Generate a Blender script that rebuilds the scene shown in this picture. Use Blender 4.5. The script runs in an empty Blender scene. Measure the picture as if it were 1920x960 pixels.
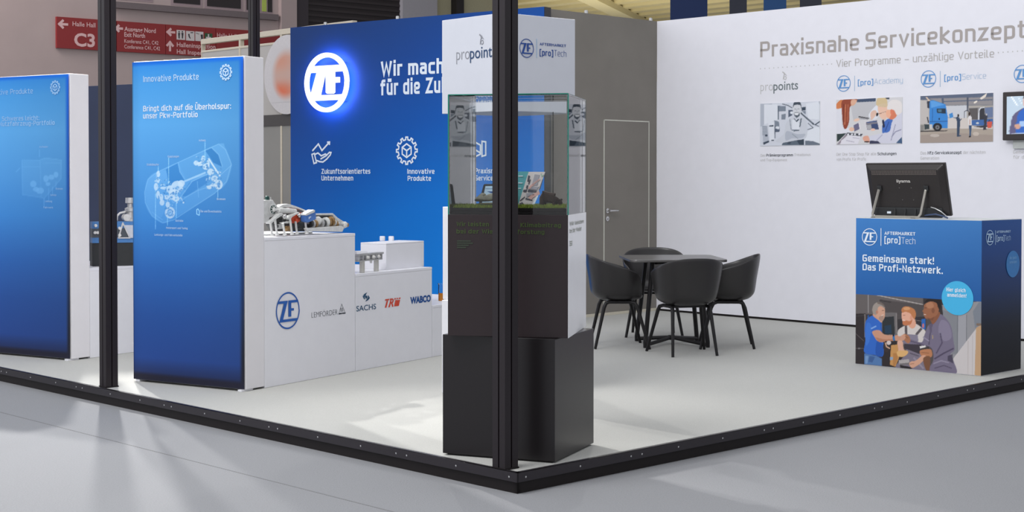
import bpy, bmesh, math, random
import numpy as np
from mathutils import Vector, Matrix, noise as mnoise
random.seed(7); rng = np.random.default_rng(7)
scene = bpy.context.scene
COL = scene.collection
PI = math.pi
R = math.radians

# ------------------------------------------------------------------ camera
FPX = 2801.0; PITCH = R(1.0862); EYE = 1.48; CX, CY = 960.0, 386.5
cam_data = bpy.data.cameras.new('camera'); cam = bpy.data.objects.new('camera', cam_data)
COL.objects.link(cam)
cam.location = (0, 0, EYE); cam.rotation_euler = (PI/2 - PITCH, 0, 0)
cam_data.sensor_width = 36; cam_data.lens = FPX/1920*36
cam_data.shift_y = -(480-CY)/1920
cam_data.clip_end = 300
scene.camera = cam
# ------------------------------------------------------------------ world, exposure, lights
scene.view_settings.view_transform = 'Standard'
try: scene.view_settings.look = 'None'
except Exception: pass
scene.view_settings.gamma = 1.0; scene.view_settings.exposure = 0.7
scene.view_settings.use_curve_mapping = False
world = bpy.data.worlds.new('hall_air'); scene.world = world; world.use_nodes = True
wb = world.node_tree.nodes['Background']
wb.inputs[0].default_value = (0.93, 0.95, 1.0, 1); _wt = world.node_tree; _tc = _wt.nodes.new('ShaderNodeTexCoord'); _sx = _wt.nodes.new('ShaderNodeSeparateXYZ'); _mr = _wt.nodes.new('ShaderNodeMapRange')
_wt.links.new(_tc.outputs['Generated'], _sx.inputs[0]); _wt.links.new(_sx.outputs['X'], _mr.inputs['Value'])
_mr.inputs['From Min'].default_value = -.8; _mr.inputs['From Max'].default_value = .8   # ambient made stronger from the left, so right-facing faces turn darker
_mr.inputs['To Min'].default_value = .66; _mr.inputs['To Max'].default_value = .37
_wt.links.new(_mr.outputs[0], wb.inputs[1])

def lamp(kind, name, loc, target, energy, color=(1, 1, 1), size=1.0, spot=None, size_y=None):
    d = bpy.data.lights.new(name, kind); d.energy = energy; d.color = color
    if kind == 'AREA':
        d.size = size
        if size_y: d.shape = 'RECTANGLE'; d.size_y = size_y
    else: d.shadow_soft_size = size
    if spot: d.spot_size = R(spot[0]); d.spot_blend = spot[1]
    o = bpy.data.objects.new(name, d); COL.objects.link(o); o.location = loc
    o.rotation_euler = (Vector(target)-Vector(loc)).to_track_quat('-Z', 'Y').to_euler()
    return o
lamp('AREA', 'fill_light', (0.5, 11.5, 6.5), (0.3, 11.6, 0), 20, (1, .98, .96), 5.0)  # unseen area fills, added to brighten the stand, hall wall and roof
lamp('AREA', 'fill_light', (-3.0, 6.0, 7.0), (0.5, 13.5, 0.8), 210, (1, .99, .98), 3.0)
lamp('AREA', 'fill_light', (3.5, 7.5, 7.0), (-.5, 13.0, 0.8), 20, (1, .99, .98), 3.0)
lamp('AREA', 'fill_light', (-2, 4.5, 6.5), (-1.5, 5, 0), 30, (.95, .97, 1), 3.0)
lamp('AREA', 'fill_light', (-12, 24, 9), (-8, 30, 3), 420, (1, .9, .86), 4.0)
lamp('AREA', 'fill_light', (4, 60, 2.5), (4.5, 66, 9), 430, (1, .94, .8), 8.0)  # added fill behind the walls, aimed up to brighten the roof
# stand spotlights hung high at the back, they throw the post shadows onto the hall carpet
lamp('SPOT', 'stand_spot', (-4.15, 15.2, 5.0), (-2.0, 7.6, 0), 1250, (1, .98, .95), .07, (40, .5))
lamp('SPOT', 'stand_spot', (-4.75, 15.2, 4.7), (-1.4, 7.6, 0), 900, (1, .98, .95), .07, (40, .5))
lamp('SPOT', 'stand_spot', (1.2, 14.8, 5.2), (-.6, 6.9, 0), 240, (1, .97, .94), .07, (40, .5))
lamp('SPOT', 'stand_spot', (-1.4, 14.8, 5.2), (.7, 6.9, 0), 240, (1, .97, .94), .07, (40, .5))

# ------------------------------------------------------------------ geometry of the place
def ray(px, py):
    x = (px-CX)/FPX; y = (py-CY)/FPX; cp, sp = math.cos(PITCH), math.sin(PITCH)
    return Vector((x, cp-y*sp, -sp-y*cp))
def G(px, py, z=0.0):
    r = ray(px, py); t = (z-EYE)/r.z
    return Vector((r.x*t, r.y*t, z))
def AT(px, py, y):
    r = ray(px, py); t = y/r.y
    return Vector((r.x*t, y, EYE+r.z*t))
def proj(x, y, z):
    z = z-EYE; cp, sp = math.cos(PITCH), math.sin(PITCH)
    d = y*cp - z*sp
    return CX+FPX*x/d, CY+FPX*(-y*sp-z*cp)/d
class Plane:
    """vertical plane: u runs to the right along angle a, n points to the viewer's side"""
    def __init__(s, p, a):
        s.p = Vector((p[0], p[1], 0)); s.a = R(a)
        s.d = Vector((math.cos(s.a), math.sin(s.a), 0)); s.n = Vector((s.d.y, -s.d.x, 0))
    def uv(s, px, py):
        r = ray(px, py); o = Vector((0, 0, EYE)); t = (s.p-o).dot(s.n)/r.dot(s.n)
        q = o+r*t
        return (q-s.p).dot(s.d), q.z
    def P(s, u, z, off=0.0):
        q = s.p+s.d*u+s.n*off
        return Vector((q.x, q.y, z))
    def off(s, o): 
        q = s.p+s.n*o
        return Plane(q, math.degrees(s.a))

# ------------------------------------------------------------------ materials
def lin(c): 
    c = c/255.0
    return c/12.92 if c <= .04045 else ((c+.055)/1.055)**2.4
def rgb(c, k=1.0): return (min(1, lin(c[0])*k), min(1, lin(c[1])*k), min(1, lin(c[2])*k), 1)
MATS = {}
def mat(name, c, rough=.6, metal=0, var=.04, scale=40, bump=0, spec=.5, ior=1.45, coat=0, emit=0, emit_c=None, k=1.0):
    if name in MATS: return MATS[name]
    m = bpy.data.materials.new(name); m.use_nodes = True; nt = m.node_tree; b = nt.nodes['Principled BSDF']
    base = rgb(c, k)
    tc = nt.nodes.new('ShaderNodeTexCoord'); nz = nt.nodes.new('ShaderNodeTexNoise')
    nz.inputs['Scale'].default_value = scale; nz.inputs['Detail'].default_value = 4
    nt.links.new(tc.outputs['Object'], nz.inputs['Vector'])
    rp = nt.nodes.new('ShaderNodeValToRGB')
    rp.color_ramp.elements[0].position = .3; rp.color_ramp.elements[1].position = .7
    rp.color_ramp.elements[0].color = tuple(x*(1-var) for x in base[:3])+(1,)
    rp.color_ramp.elements[1].color = tuple(min(1, x*(1+var)) for x in base[:3])+(1,)
    nt.links.new(nz.outputs['Fac'], rp.inputs['Fac']); nt.links.new(rp.outputs['Color'], b.inputs['Base Color'])
    b.inputs['Roughness'].default_value = rough; b.inputs['Metallic'].default_value = metal
    b.inputs['Specular IOR Level'].default_value = spec; b.inputs['IOR'].default_value = ior
    if coat: b.inputs['Coat Weight'].default_value = coat; b.inputs['Coat Roughness'].default_value = .06; b.inputs['Coat IOR'].default_value = 1.6
    if bump:
        bp = nt.nodes.new('ShaderNodeBump'); bp.inputs['Strength'].default_value = bump; bp.inputs['Distance'].default_value = .01
        nt.links.new(nz.outputs['Fac'], bp.inputs['Height']); nt.links.new(bp.outputs['Normal'], b.inputs['Normal'])
    if emit:
        b.inputs['Emission Color'].default_value = rgb(emit_c or c); b.inputs['Emission Strength'].default_value = emit
    MATS[name] = m
    return m
def print_mat(name, emit=0.0, rough=.5):
    if name in MATS: return MATS[name]
    m = bpy.data.materials.new(name); m.use_nodes = True; nt = m.node_tree; b = nt.nodes['Principled BSDF']
    a = nt.nodes.new('ShaderNodeVertexColor'); a.layer_name = 'ink'
    nt.links.new(a.outputs['Color'], b.inputs['Base Color']); b.inputs['Roughness'].default_value = rough
    b.inputs['Specular IOR Level'].default_value = .25
    if emit:
        nt.links.new(a.outputs['Color'], b.inputs['Emission Color']); b.inputs['Emission Strength'].default_value = emit
    MATS[name] = m
    return m
def glass_mat(name, tint=(1, 1, 1), ior=1.5):
    m = bpy.data.materials.new(name); m.use_nodes = True; nt = m.node_tree
    for n in list(nt.nodes): nt.nodes.remove(n)
    out = nt.nodes.new('ShaderNodeOutputMaterial'); mx = nt.nodes.new('ShaderNodeMixShader')
    fr = nt.nodes.new('ShaderNodeFresnel'); fr.inputs['IOR'].default_value = ior
    tr = nt.nodes.new('ShaderNodeBsdfTransparent'); tr.inputs['Color'].default_value = tint+(1,)
    gl = nt.nodes.new('ShaderNodeBsdfGlossy'); gl.inputs['Roughness'].default_value = .01
    nt.links.new(fr.outputs[0], mx.inputs[0]); nt.links.new(tr.outputs[0], mx.inputs[1]); nt.links.new(gl.outputs[0], mx.inputs[2])
    nt.links.new(mx.outputs[0], out.inputs[0])
    return m
def glow_mat(name, c, s):
    m = bpy.data.materials.new(name); m.use_nodes = True; nt = m.node_tree
    b = nt.nodes['Principled BSDF']; b.inputs['Base Color'].default_value = rgb(c)
    b.inputs['Emission Color'].default_value = rgb(c); b.inputs['Emission Strength'].default_value = s
    return m

K = 1.18
M_white_wall = mat('white_wall_paint', (226, 226, 233), .7, var=.012, scale=8, spec=.2, k=1.05)
M_grey_wall = mat('grey_wall_paint', (122, 118, 112), .7, var=.05, scale=3, spec=.3)
M_white = mat('white_laminate', (220, 220, 225), .5, var=.012, scale=10, spec=.3)
M_white2 = mat('white_box_laminate', (222, 222, 228), .5, var=.012, scale=10, spec=.3)
M_edge = mat('pale_edge_line', (238, 238, 240), .5, var=.01)
M_plat = mat('stand_carpet', (180, 180, 176), .95, var=.06, scale=160, bump=.25, spec=.1)
M_hall = mat('hall_carpet', (140, 141, 144), .95, var=.07, scale=120, bump=.3, spec=.1)
M_seam = mat('carpet_joint', (120, 120, 122), .9)
M_black = mat('black_powder_coat', (34, 28, 32), .42, var=.06, scale=60, spec=.4)
M_black2 = mat('black_plinth_board', (26, 21, 22), .6, var=.06, spec=.3)
M_trim = mat('dark_aluminium_trim', (46, 42, 47), .38, metal=.2, var=.05, spec=.5)
M_steel = mat('bright_steel', (205, 205, 205), .25, metal=1, var=.05)
M_gloss = mat('dark_brown_laminate', (50, 42, 44), .4, var=.03, spec=.3, ior=1.45)
M_gloss2 = mat('black_satin_laminate', (26, 22, 24), .3, var=.03, spec=.5, ior=1.5)
M_chair = mat('black_moulded_plastic', (36, 34, 35), .33, var=.03, spec=.6)
M_leg = mat('black_stained_wood', (20, 18, 20), .5, var=.06, scale=25, spec=.4)
M_table = mat('charcoal_tabletop', (84, 82, 81), .3, var=.04, scale=20, spec=.5, ior=1.8)
M_navy = mat('logo_blue', (20, 84, 165), .5, var=.01)
M_navy2 = mat('deep_logo_blue', (22, 66, 140), .5, var=.01)
M_lblue = mat('pale_logo_blue', (92, 150, 208), .5, var=.01)
M_paleb = mat('faded_print_blue', (160, 186, 214), .5, var=.01)
M_ink = mat('dark_print_ink', (38, 46, 58), .5, var=.01)
M_greyink = mat('warm_grey_print', (168, 161, 158), .6, var=.01)
M_paleink = mat('pale_grey_print', (190, 189, 189), .6, var=.01)
M_midink = mat('mid_grey_print', (112, 122, 126), .6, var=.01)
M_whiteink = mat('white_print', (226, 236, 246), .6, var=.01)
M_paleblueink = mat('white_print_on_light_blue', (185, 215, 242), .6, var=.01)
M_red = mat('red_print', (205, 68, 44), .5, var=.01)
M_green = mat('green_print', (56, 74, 30), .5, var=.02)
M_cyan = mat('cyan_sticker', (66, 178, 226), .45, var=.01)
M_silver = mat('cast_aluminium', (190, 190, 190), .38, metal=.75, var=.12, scale=30)
M_silver2 = mat('pale_cast_metal', (215, 214, 212), .45, metal=.25, var=.08, scale=30)
M_bronze = mat('bronze_gear', (158, 128, 88), .35, metal=.7, var=.15, scale=30)
M_dark = mat('dark_rubber', (38, 40, 42), .6, var=.1)
M_green2 = mat('dark_green_metal', (42, 78, 74), .4, metal=.5, var=.1)
M_orange = mat('orange_red_part', (214, 84, 50), .45, var=.1, scale=30)
M_boxblue = mat('blue_control_box', (72, 116, 186), .45, var=.03)
M_oil = mat('amber_oil', (226, 142, 10), .15, var=.05)
M_glass = glass_mat('clear_glass', (.985, .992, .99), 1.32)
M_glass_side = glass_mat('reflective_side_glass', (.97, .985, .98), 2.5)
M_glassedge = mat('green_glass_edge', (24, 132, 112), .2, var=.08, emit=0)
M_turf = mat('artificial_turf', (140, 158, 60), .9, var=.3, scale=80)
M_skin = None

# ------------------------------------------------------------------ objects
def tag(o, label=None, cat=None, group=None, kind=None):
    if label: o['label'] = label
    if cat: o['category'] = cat
    if group: o['group'] = group
    if kind: o['kind'] = kind
    return o
def root(name, loc, label, cat, group=None):
    o = bpy.data.objects.new(name, None); COL.objects.link(o); o.location = loc
    o.empty_display_size = .1
    return tag(o, label, cat, group)
def wloc(o):
    v = Vector((0, 0, 0))
    while o is not None: v = v+Vector(o.location); o = o.parent
    return v
def link(name, me, m, parent=None, base=False, smooth=False):
    """mesh given in world coordinates (or in the thing's own ones when the thing stands at the origin)"""
    o = bpy.data.objects.new(name, me); COL.objects.link(o)
    if m is not None:
        for x in (m if isinstance(m, (list, tuple)) else [m]): me.materials.append(x)
    if parent is not None:
        o.parent = parent; s = wloc(parent)
        if s.length > 0: me.transform(Matrix.Translation(-s))
    elif base and len(me.vertices):
        co = np.empty(len(me.vertices)*3); me.vertices.foreach_get('co', co); co = co.reshape(-1, 3)
        c = (co.min(0)+co.max(0))/2; c[2] = co[:, 2].min()
        me.transform(Matrix.Translation(-Vector(c))); o.location = c
    if smooth:
        for p in me.polygons: p.use_smooth = True
    me.update()
    return o
def bevel(o, w, seg=2):
    md = o.modifiers.new('edge', 'BEVEL'); md.width = w; md.segments = seg; md.limit_method = 'ANGLE'; md.angle_limit = R(40)
    return o
class MB:
    def __init__(s): s.v = []; s.f = []; s.mi = []; s.cm = 0; s.seg = []
    def add(s, vs, fs):
        k = len(s.v); s.seg.append((k, len(s.f))); s.v += [tuple(x) for x in vs]; s.f += [tuple(i+k for i in f) for f in fs]; s.mi += [s.cm]*len(fs)
    def hexa(s, a, b, h0=None):
        """a: four lower points, b: four upper points"""
        s.add(list(a)+list(b), [(3, 2, 1, 0), (4, 5, 6, 7), (0, 1, 5, 4), (1, 2, 6, 5), (2, 3, 7, 6), (3, 0, 4, 7)])
        return s
    def box(s, c, sx, sy, sz, rz=0):
        """c: centre of the bottom face"""
        ca, sa = math.cos(rz), math.sin(rz); c = Vector(c)
        def q(x, y, z): return c+Vector((x*ca-y*sa, x*sa+y*ca, z))
        x, y = sx/2, sy/2
        return s.hexa([q(-x, -y, 0), q(x, -y, 0), q(x, y, 0), q(-x, y, 0)], [q(-x, -y, sz), q(x, -y, sz), q(x, y, sz), q(-x, y, sz)])
    def pbox(s, pl, u0, u1, z0, z1, d0, d1):
        """box on a plane: d0 its front offset towards the viewer, d1 its back offset"""
        P = pl.P
        return s.hexa([P(u0, z0, d0), P(u1, z0, d0), P(u1, z0, d1), P(u0, z0, d1)], [P(u0, z1, d0), P(u1, z1, d0), P(u1, z1, d1), P(u0, z1, d1)])
    def tube(s, pts, r, n=8, cap=True, square=False):
        pts = [Vector(p) for p in pts]; rr = r if isinstance(r, (list, tuple)) else [r]*len(pts)
        rings = []; up = None
        for i, p in enumerate(pts):
            t = (pts[min(i+1, len(pts)-1)]-pts[max(i-1, 0)]).normalized()
            if up is None:
                up = Vector((0, 0, 1)) if abs(t.z) < .9 else Vector((1, 0, 0))
            a = (up-t*up.dot(t)).normalized(); b = t.cross(a); up = a
            ph = PI/4 if square else 0
            rings.append([p+(a*math.cos(2*PI*k/n+ph)+b*math.sin(2*PI*k/n+ph))*rr[i] for k in range(n)])
        vs = [v for g in rings for v in g]; fs = []
        for i in range(len(pts)-1):
            for k in range(n):
                a0 = i*n+k; a1 = i*n+(k+1) % n
                fs.append((a0, a1, a1+n, a0+n))
        if cap: fs.append(tuple(range(n-1, -1, -1))); fs.append(tuple((len(pts)-1)*n+k for k in range(n)))
        s.add(vs, fs); return s
    def lathe(s, o, axis, prof, n=24):
        """prof: (distance along the axis, radius)"""
        o = Vector(o); ax = Vector(axis).normalized()
        a = ax.orthogonal().normalized(); b = ax.cross(a); vs = []; fs = []
        for (h, r) in prof:
            for k in range(n):
                t = 2*PI*k/n; vs.append(o+ax*h+(a*math.cos(t)+b*math.sin(t))*r)
        for i in range(len(prof)-1):
            for k in range(n):
                a0 = i*n+k; a1 = i*n+(k+1) % n
                fs.append((a0, a1, a1+n, a0+n))
        fs.append(tuple(range(n-1, -1, -1))); fs.append(tuple((len(prof)-1)*n+k for k in range(n)))
        s.add(vs, fs); return s
    def prism(s, pts, ext):
        """pts: outline of world points, ext: extrusion vector"""
        n = len(pts); pts = [Vector(p) for p in pts]; e = Vector(ext)
        s.add(pts+[p+e for p in pts], [tuple(range(n-1, -1, -1)), tuple(range(n, 2*n))]+[(i, (i+1) % n, (i+1) % n+n, i+n) for i in range(n)])
        return s
    def ball(s, c, r, n=12, m=8, sc=(1, 1, 1)):
        c = Vector(c); vs = [c+Vector((0, 0, -r*sc[2]))]; fs = []
        for j in range(1, m):
            th = PI*j/m
            for k in range(n):
                a = 2*PI*k/n; vs.append(c+Vector((r*sc[0]*math.sin(th)*math.cos(a), r*sc[1]*math.sin(th)*math.sin(a), -r*sc[2]*math.cos(th))))
        vs.append(c+Vector((0, 0, r*sc[2])))
        for k in range(n): fs.append((0, 1+(k+1) % n, 1+k))
        for j in range(m-2):
            for k in range(n):
                a0 = 1+j*n+k; a1 = 1+j*n+(k+1) % n; fs.append((a0, a1, a1+n, a0+n))
        L = len(vs)-1
        for k in range(n): fs.append((L, 1+(m-2)*n+k, 1+(m-2)*n+(k+1) % n))
        s.add(vs, fs); return s
    def mesh(s, name='mesh'):
        me = bpy.data.meshes.new(name); me.from_pydata(s.v, [], s.f)
        if any(s.mi): me.polygons.foreach_set('material_index', s.mi)
        bm = bmesh.new(); bm.from_mesh(me); bmesh.ops.recalc_face_normals(bm, faces=bm.faces); bm.to_mesh(me); bm.free()
        return me
    def build(s, name, m, parent=None, base=True, smooth=False, bev=0):
        o = link(name, s.mesh(name), m, parent, base, False)
        if smooth:
            me = o.data
            for p in me.polygons: p.use_smooth = True
            try:
                import bmesh as _b
                bm = _b.new(); bm.from_mesh(me)
                for e in bm.edges:
                    if len(e.link_faces) == 2 and e.calc_face_angle(0) > R(38): e.smooth = False
                bm.to_mesh(me); bm.free()
            except Exception: pass
        if bev: bevel(o, bev)
        return o

def each(b, name, m, parent, smooth=False, bev=0, k=1):
    """every k pieces collected in b become one object of their own"""
    seg = b.seg[::k]+[(len(b.v), len(b.f))]; out = []
    for (v0, f0), (v1, f1) in zip(seg[:-1], seg[1:]):
        c = MB(); c.add(b.v[v0:v1], [tuple(i-v0 for i in f) for f in b.f[f0:f1]]); out.append(c.build(name, m, parent, smooth=smooth, bev=bev))
    return out
# flat marks laid on a plane -------------------------------------------------
def marks(name, pl, polys, m, parent, off=.002, thick=.0):
    """polys: outlines in (u, z); each becomes one flat printed shape"""
    bm = bmesh.new()
    for i, pts in enumerate(polys):
        vs = [bm.verts.new(pl.P(u, z, off+.00004*i)) for u, z in pts]
        try: bm.faces.new(vs)
        except ValueError: pass
    bmesh.ops.triangulate(bm, faces=[f for f in bm.faces if len(f.verts) > 4])
    for f in bm.faces:
        f.normal_update()
        if f.normal.dot(pl.n) < 0: f.normal_flip()
    if thick:
        r = bmesh.ops.extrude_face_region(bm, geom=list(bm.faces))
        bmesh.ops.translate(bm, verts=[v for v in r['geom'] if isinstance(v, bmesh.types.BMVert)], vec=pl.n*thick)
        bmesh.ops.recalc_face_normals(bm, faces=bm.faces)
    me = bpy.data.meshes.new(name); bm.to_mesh(me); bm.free()
    return link(name, me, m, parent, base=parent is None)
def strip(pts, w, closed=False, ext=0):
    """a polyline of width w as one mitred run of quads that share their edges"""
    P = [pts[0]]
    for p in pts[1:]:
        if math.dist(p, P[-1]) > 1e-6: P.append(p)
    if closed and math.dist(P[0], P[-1]) < 1e-6: P.pop()
    n = len(P)
    if n < 2: return []
    def nrm(a, b): L = math.dist(a, b); return (-(b[1]-a[1])/L, (b[0]-a[0])/L)
    if not closed and ext:
        def pull(p, q): L = math.dist(p, q); return (p[0]+(p[0]-q[0])/L*ext, p[1]+(p[1]-q[1])/L*ext)
        a0, a1 = pull(P[0], P[1]), pull(P[-1], P[-2]); P[0], P[-1] = a0, a1
    lr = []
    for i in range(n):
        p = P[i]
        if not closed and i == 0: m = nrm(P[0], P[1]); k = 1
        elif not closed and i == n-1: m = nrm(P[-2], P[-1]); k = 1
        else:
            n1, n2 = nrm(P[i-1], p), nrm(p, P[(i+1) % n]); m = (n1[0]+n2[0], n1[1]+n2[1]); L = math.hypot(*m)
            if L < .2: m = n1; k = 1
            else: m = (m[0]/L, m[1]/L); k = min(2.2, 1/max(.2, m[0]*n1[0]+m[1]*n1[1]))
        lr.append(((p[0]+m[0]*w/2*k, p[1]+m[1]*w/2*k), (p[0]-m[0]*w/2*k, p[1]-m[1]*w/2*k)))
    return [[lr[i][0], lr[i][1], lr[(i+1) % n][1], lr[(i+1) % n][0]] for i in range(n if closed else n-1)]
def stroke(pts, w, closed=False): return strip(pts, w, closed, w*.4)
def circle(cu, cz, r, n=40, ry=None): return [(cu+r*math.cos(2*PI*k/n), cz+(ry or r)*math.sin(2*PI*k/n)) for k in range(n)]
def ring(cu, cz, r0, r1, n=56):
    out = []
    for k in range(n):
        a, b = 2*PI*k/n, 2*PI*(k+1)/n
        out.append([(cu+r0*math.cos(a), cz+r0*math.sin(a)), (cu+r1*math.cos(a), cz+r1*math.sin(a)), (cu+r1*math.cos(b), cz+r1*math.sin(b)), (cu+r0*math.cos(b), cz+r0*math.sin(b))])
    return out
_X = .72; HUM = chr(1)
def _rd(pts, r=.17, closed=False):
    out = []; n = len(pts)
    for i in range(n):
        p = pts[i]
        if not closed and i in (0, n-1): out.append(p); continue
        a, c = pts[i-1], pts[(i+1) % n]; la = math.dist(a, p); lc = math.dist(c, p); k = min(r, la*.5, lc*.5)
        s = (p[0]+(a[0]-p[0])/la*k, p[1]+(a[1]-p[1])/la*k); e = (p[0]+(c[0]-p[0])/lc*k, p[1]+(c[1]-p[1])/lc*k)
        for t in (0, .25, .5, .75, 1): out.append(((1-t)**2*s[0]+2*t*(1-t)*p[0]+t*t*e[0], (1-t)**2*s[1]+2*t*(1-t)*p[1]+t*t*e[1]))
    if closed: out.append(out[0])
    return out
def _glyphs():
    X = _X; g = {}; bowl = lambda: _rd([(0, 0), (0, X), (.46, X), (.46, 0)], closed=True)
    g['A'] = [[(0, 0), (.31, 1), (.62, 0)], [(.11, .30), (.51, .30)]]
    g['B'] = [_rd([(0, .53), (.5, .53), (.5, 1), (0, 1), (0, 0)], .14), _rd([(.3, .53), (.56, .53), (.56, 0), (0, 0)])]
    g['C'] = [_rd([(.5, 1), (0, 1), (0, 0), (.5, 0)])]; g['D'] = [_rd([(0, 0), (0, 1), (.56, 1), (.56, 0), (0, 0)], .2)]
    g['E'] = [[(.46, 1), (0, 1), (0, 0), (.46, 0)], [(0, .52), (.42, .52)]]; g['F'] = [[(0, 0), (0, 1), (.46, 1)], [(0, .5), (.4, .5)]]
    g['G'] = [_rd([(.54, 1), (0, 1), (0, 0), (.56, 0), (.56, .5), (.3, .5)])]; g['H'] = [[(0, 0), (0, 1)], [(.56, 0), (.56, 1)], [(0, .52), (.56, .52)]]
    g['I'] = [[(0, 0), (0, 1)]]; g['K'] = [[(0, 0), (0, 1)], [(.54, 1), (.05, .5), (.56, 0)]]; g['L'] = [[(0, 1), (0, 0), (.44, 0)]]
    g['M'] = [[(0, 0), (0, 1), (.37, .4), (.74, 1), (.74, 0)]]; g['N'] = [[(0, 0), (0, 1), (.56, 0), (.56, 1)]]; g['O'] = [_rd([(0, 0), (0, 1), (.58, 1), (.58, 0)], .2, True)]
    g['P'] = [_rd([(0, 0), (0, 1), (.54, 1), (.54, .44), (0, .44)], .17)]; g['P'][0][1:6] = [(0, 1)]
    g['R'] = [_rd([(0, .46), (.54, .46), (.54, 1), (0, 1)], .17), [(0, 0), (0, 1)], [(.3, .46), (.56, 0)]]
    g['S'] = [_rd([(.5, 1), (0, 1), (0, .52), (.53, .52), (.53, 0), (0, 0)])]; g['T'] = [[(0, 1), (.56, 1)], [(.28, 1), (.28, 0)]]
    g['U'] = [_rd([(0, 1), (0, 0), (.56, 0), (.56, 1)])]; g['V'] = [[(0, 1), (.31, 0), (.62, 1)]]; g['W'] = [[(0, 1), (.2, 0), (.44, .9), (.68, 0), (.88, 1)]]
    g['Z'] = [[(.02, 1), (.54, 1), (0, 0), (.56, 0)]]
    g['a'] = [_rd([(.04, X), (.44, X), (.44, 0)]), _rd([(.44, .42), (0, .42), (0, 0), (.44, 0)], .15)]
    g['b'] = [[(0, 1), (0, 0)], _rd([(0, X), (.46, X), (.46, 0), (0, 0)])]; g['c'] = [_rd([(.4, X), (0, X), (0, 0), (.4, 0)])]
    g['d'] = [[(.46, 1), (.46, 0)], _rd([(.46, X), (0, X), (0, 0), (.46, 0)])]; g['e'] = [_rd([(.42, 0), (0, 0), (0, X), (.46, X), (.46, .34), (0, .34)])]
    g['f'] = [_rd([(.36, 1.02), (.11, 1.02), (.11, 0)]), [(0, X), (.33, X)]]; g['g'] = [_rd([(.46, X), (0, X), (0, 0), (.46, 0)]), _rd([(.46, X), (.46, -.25), (.05, -.25)])]
    g['h'] = [[(0, 1), (0, 0)], _rd([(0, X), (.46, X), (.46, 0)])]; g['i'] = [[(0, 0), (0, X)], [(0, 1.03), (0, 1.07)]]; g['k'] = [[(0, 1), (0, 0)], [(.42, X), (.04, .37), (.45, 0)]]
    g['l'] = [_rd([(0, 1), (0, 0), (.17, 0)])]; g['m'] = [[(0, 0), (0, X)], _rd([(0, X), (.38, X), (.38, 0)]), _rd([(.3, X), (.76, X), (.76, 0)])]
    g['n'] = [[(0, 0), (0, X)], _rd([(0, X), (.46, X), (.46, 0)])]; g['o'] = [bowl()]; g['p'] = [[(0, -.25), (0, X)], _rd([(0, X), (.46, X), (.46, 0), (0, 0)])]
    g['r'] = [[(0, 0), (0, X)], [(0, X), (.27, X)]]; g['s'] = [_rd([(.4, X), (0, X), (0, .37), (.42, .37), (.42, 0), (0, 0)], .13)]
    g['t'] = [_rd([(.1, .96), (.1, 0), (.33, 0)]), [(0, X), (.33, X)]]; g['u'] = [_rd([(0, X), (0, 0), (.46, 0)]), [(.46, X), (.46, 0)]]
    g['v'] = [[(0, X), (.24, 0), (.48, X)]]; g['w'] = [[(0, X), (.17, 0), (.36, X*.9), (.55, 0), (.72, X)]]; g['x'] = [[(0, X), (.46, 0)], [(0, 0), (.46, X)]]
    g['y'] = [_rd([(0, X), (0, 0), (.46, 0)]), _rd([(.46, X), (.46, -.25), (.05, -.25)])]; g['z'] = [[(.02, X), (.43, X), (0, 0), (.45, 0)]]
    g['ß'] = [_rd([(0, 0), (0, 1), (.4, 1), (.4, .57), (.2, .57)]), _rd([(.2, .57), (.48, .57), (.48, 0), (.18, 0)])]
    for c, b, h in (('ä', 'a', 1.06), ('ö', 'o', 1.06), ('ü', 'u', 1.06), ('Ü', 'U', 1.34), ('Ö', 'O', 1.34)): g[c] = g[b]+[[(.12, h-.03), (.12, h+.02)], [(.34, h-.03), (.34, h+.02)]]
    g['.'] = [[(0, 0), (0, .04)]]; g[','] = [[(.04, .05), (0, -.14)]]; g[':'] = [[(0, 0), (0, .04)], [(0, .6), (0, .64)]]; g['!'] = [[(0, 1), (0, .46)], [(0, 0), (0, .04)]]
    g['-'] = [[(0, .4), (.26, .4)]]; g['–'] = [[(0, .4), (.46, .4)]]; g['['] = [[(.2, 1.1), (0, 1.1), (0, -.2), (.2, -.2)]]; g[']'] = [[(0, 1.1), (.2, 1.1), (.2, -.2), (0, -.2)]]
    return g
GLYPH = _glyphs()
def stroke_text(s, w):
    """the square-cornered narrow alphabet of the stand graphics, drawn stroke by stroke"""
    vs = []; fs = []; x = 0
    for c in s:
        if c == ' ': x += .42; continue
        mx = 0
        for j, pl in enumerate(GLYPH[c]):
            cl = len(pl) > 3 and math.dist(pl[0], pl[-1]) < 1e-6
            for q in strip(pl, w, cl, 0 if cl else w/2):
                k = len(vs); vs.extend((x+a, b, j) for a, b in q); fs.append((k, k+1, k+2, k+3))
            mx = max(mx, max(p[0] for p in pl))
        x += mx+.15+w
    co = np.array(vs, float); co[:, 1] = (co[:, 1]+w/2)/(1+w)
    return co, fs
_caps = {}
def text_raw(s, bold):
    if s[0] != HUM and all(c in GLYPH or c == ' ' for c in s): return stroke_text(s, max(.07, .115+bold*4.2))
    s = s.lstrip(HUM)
    co, fs = font_text(s, bold)
    if bold not in _caps:
        c, _ = font_text('H', bold); _caps[bold] = c[:, 1].max()-c[:, 1].min()
    return co/_caps[bold], fs
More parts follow.
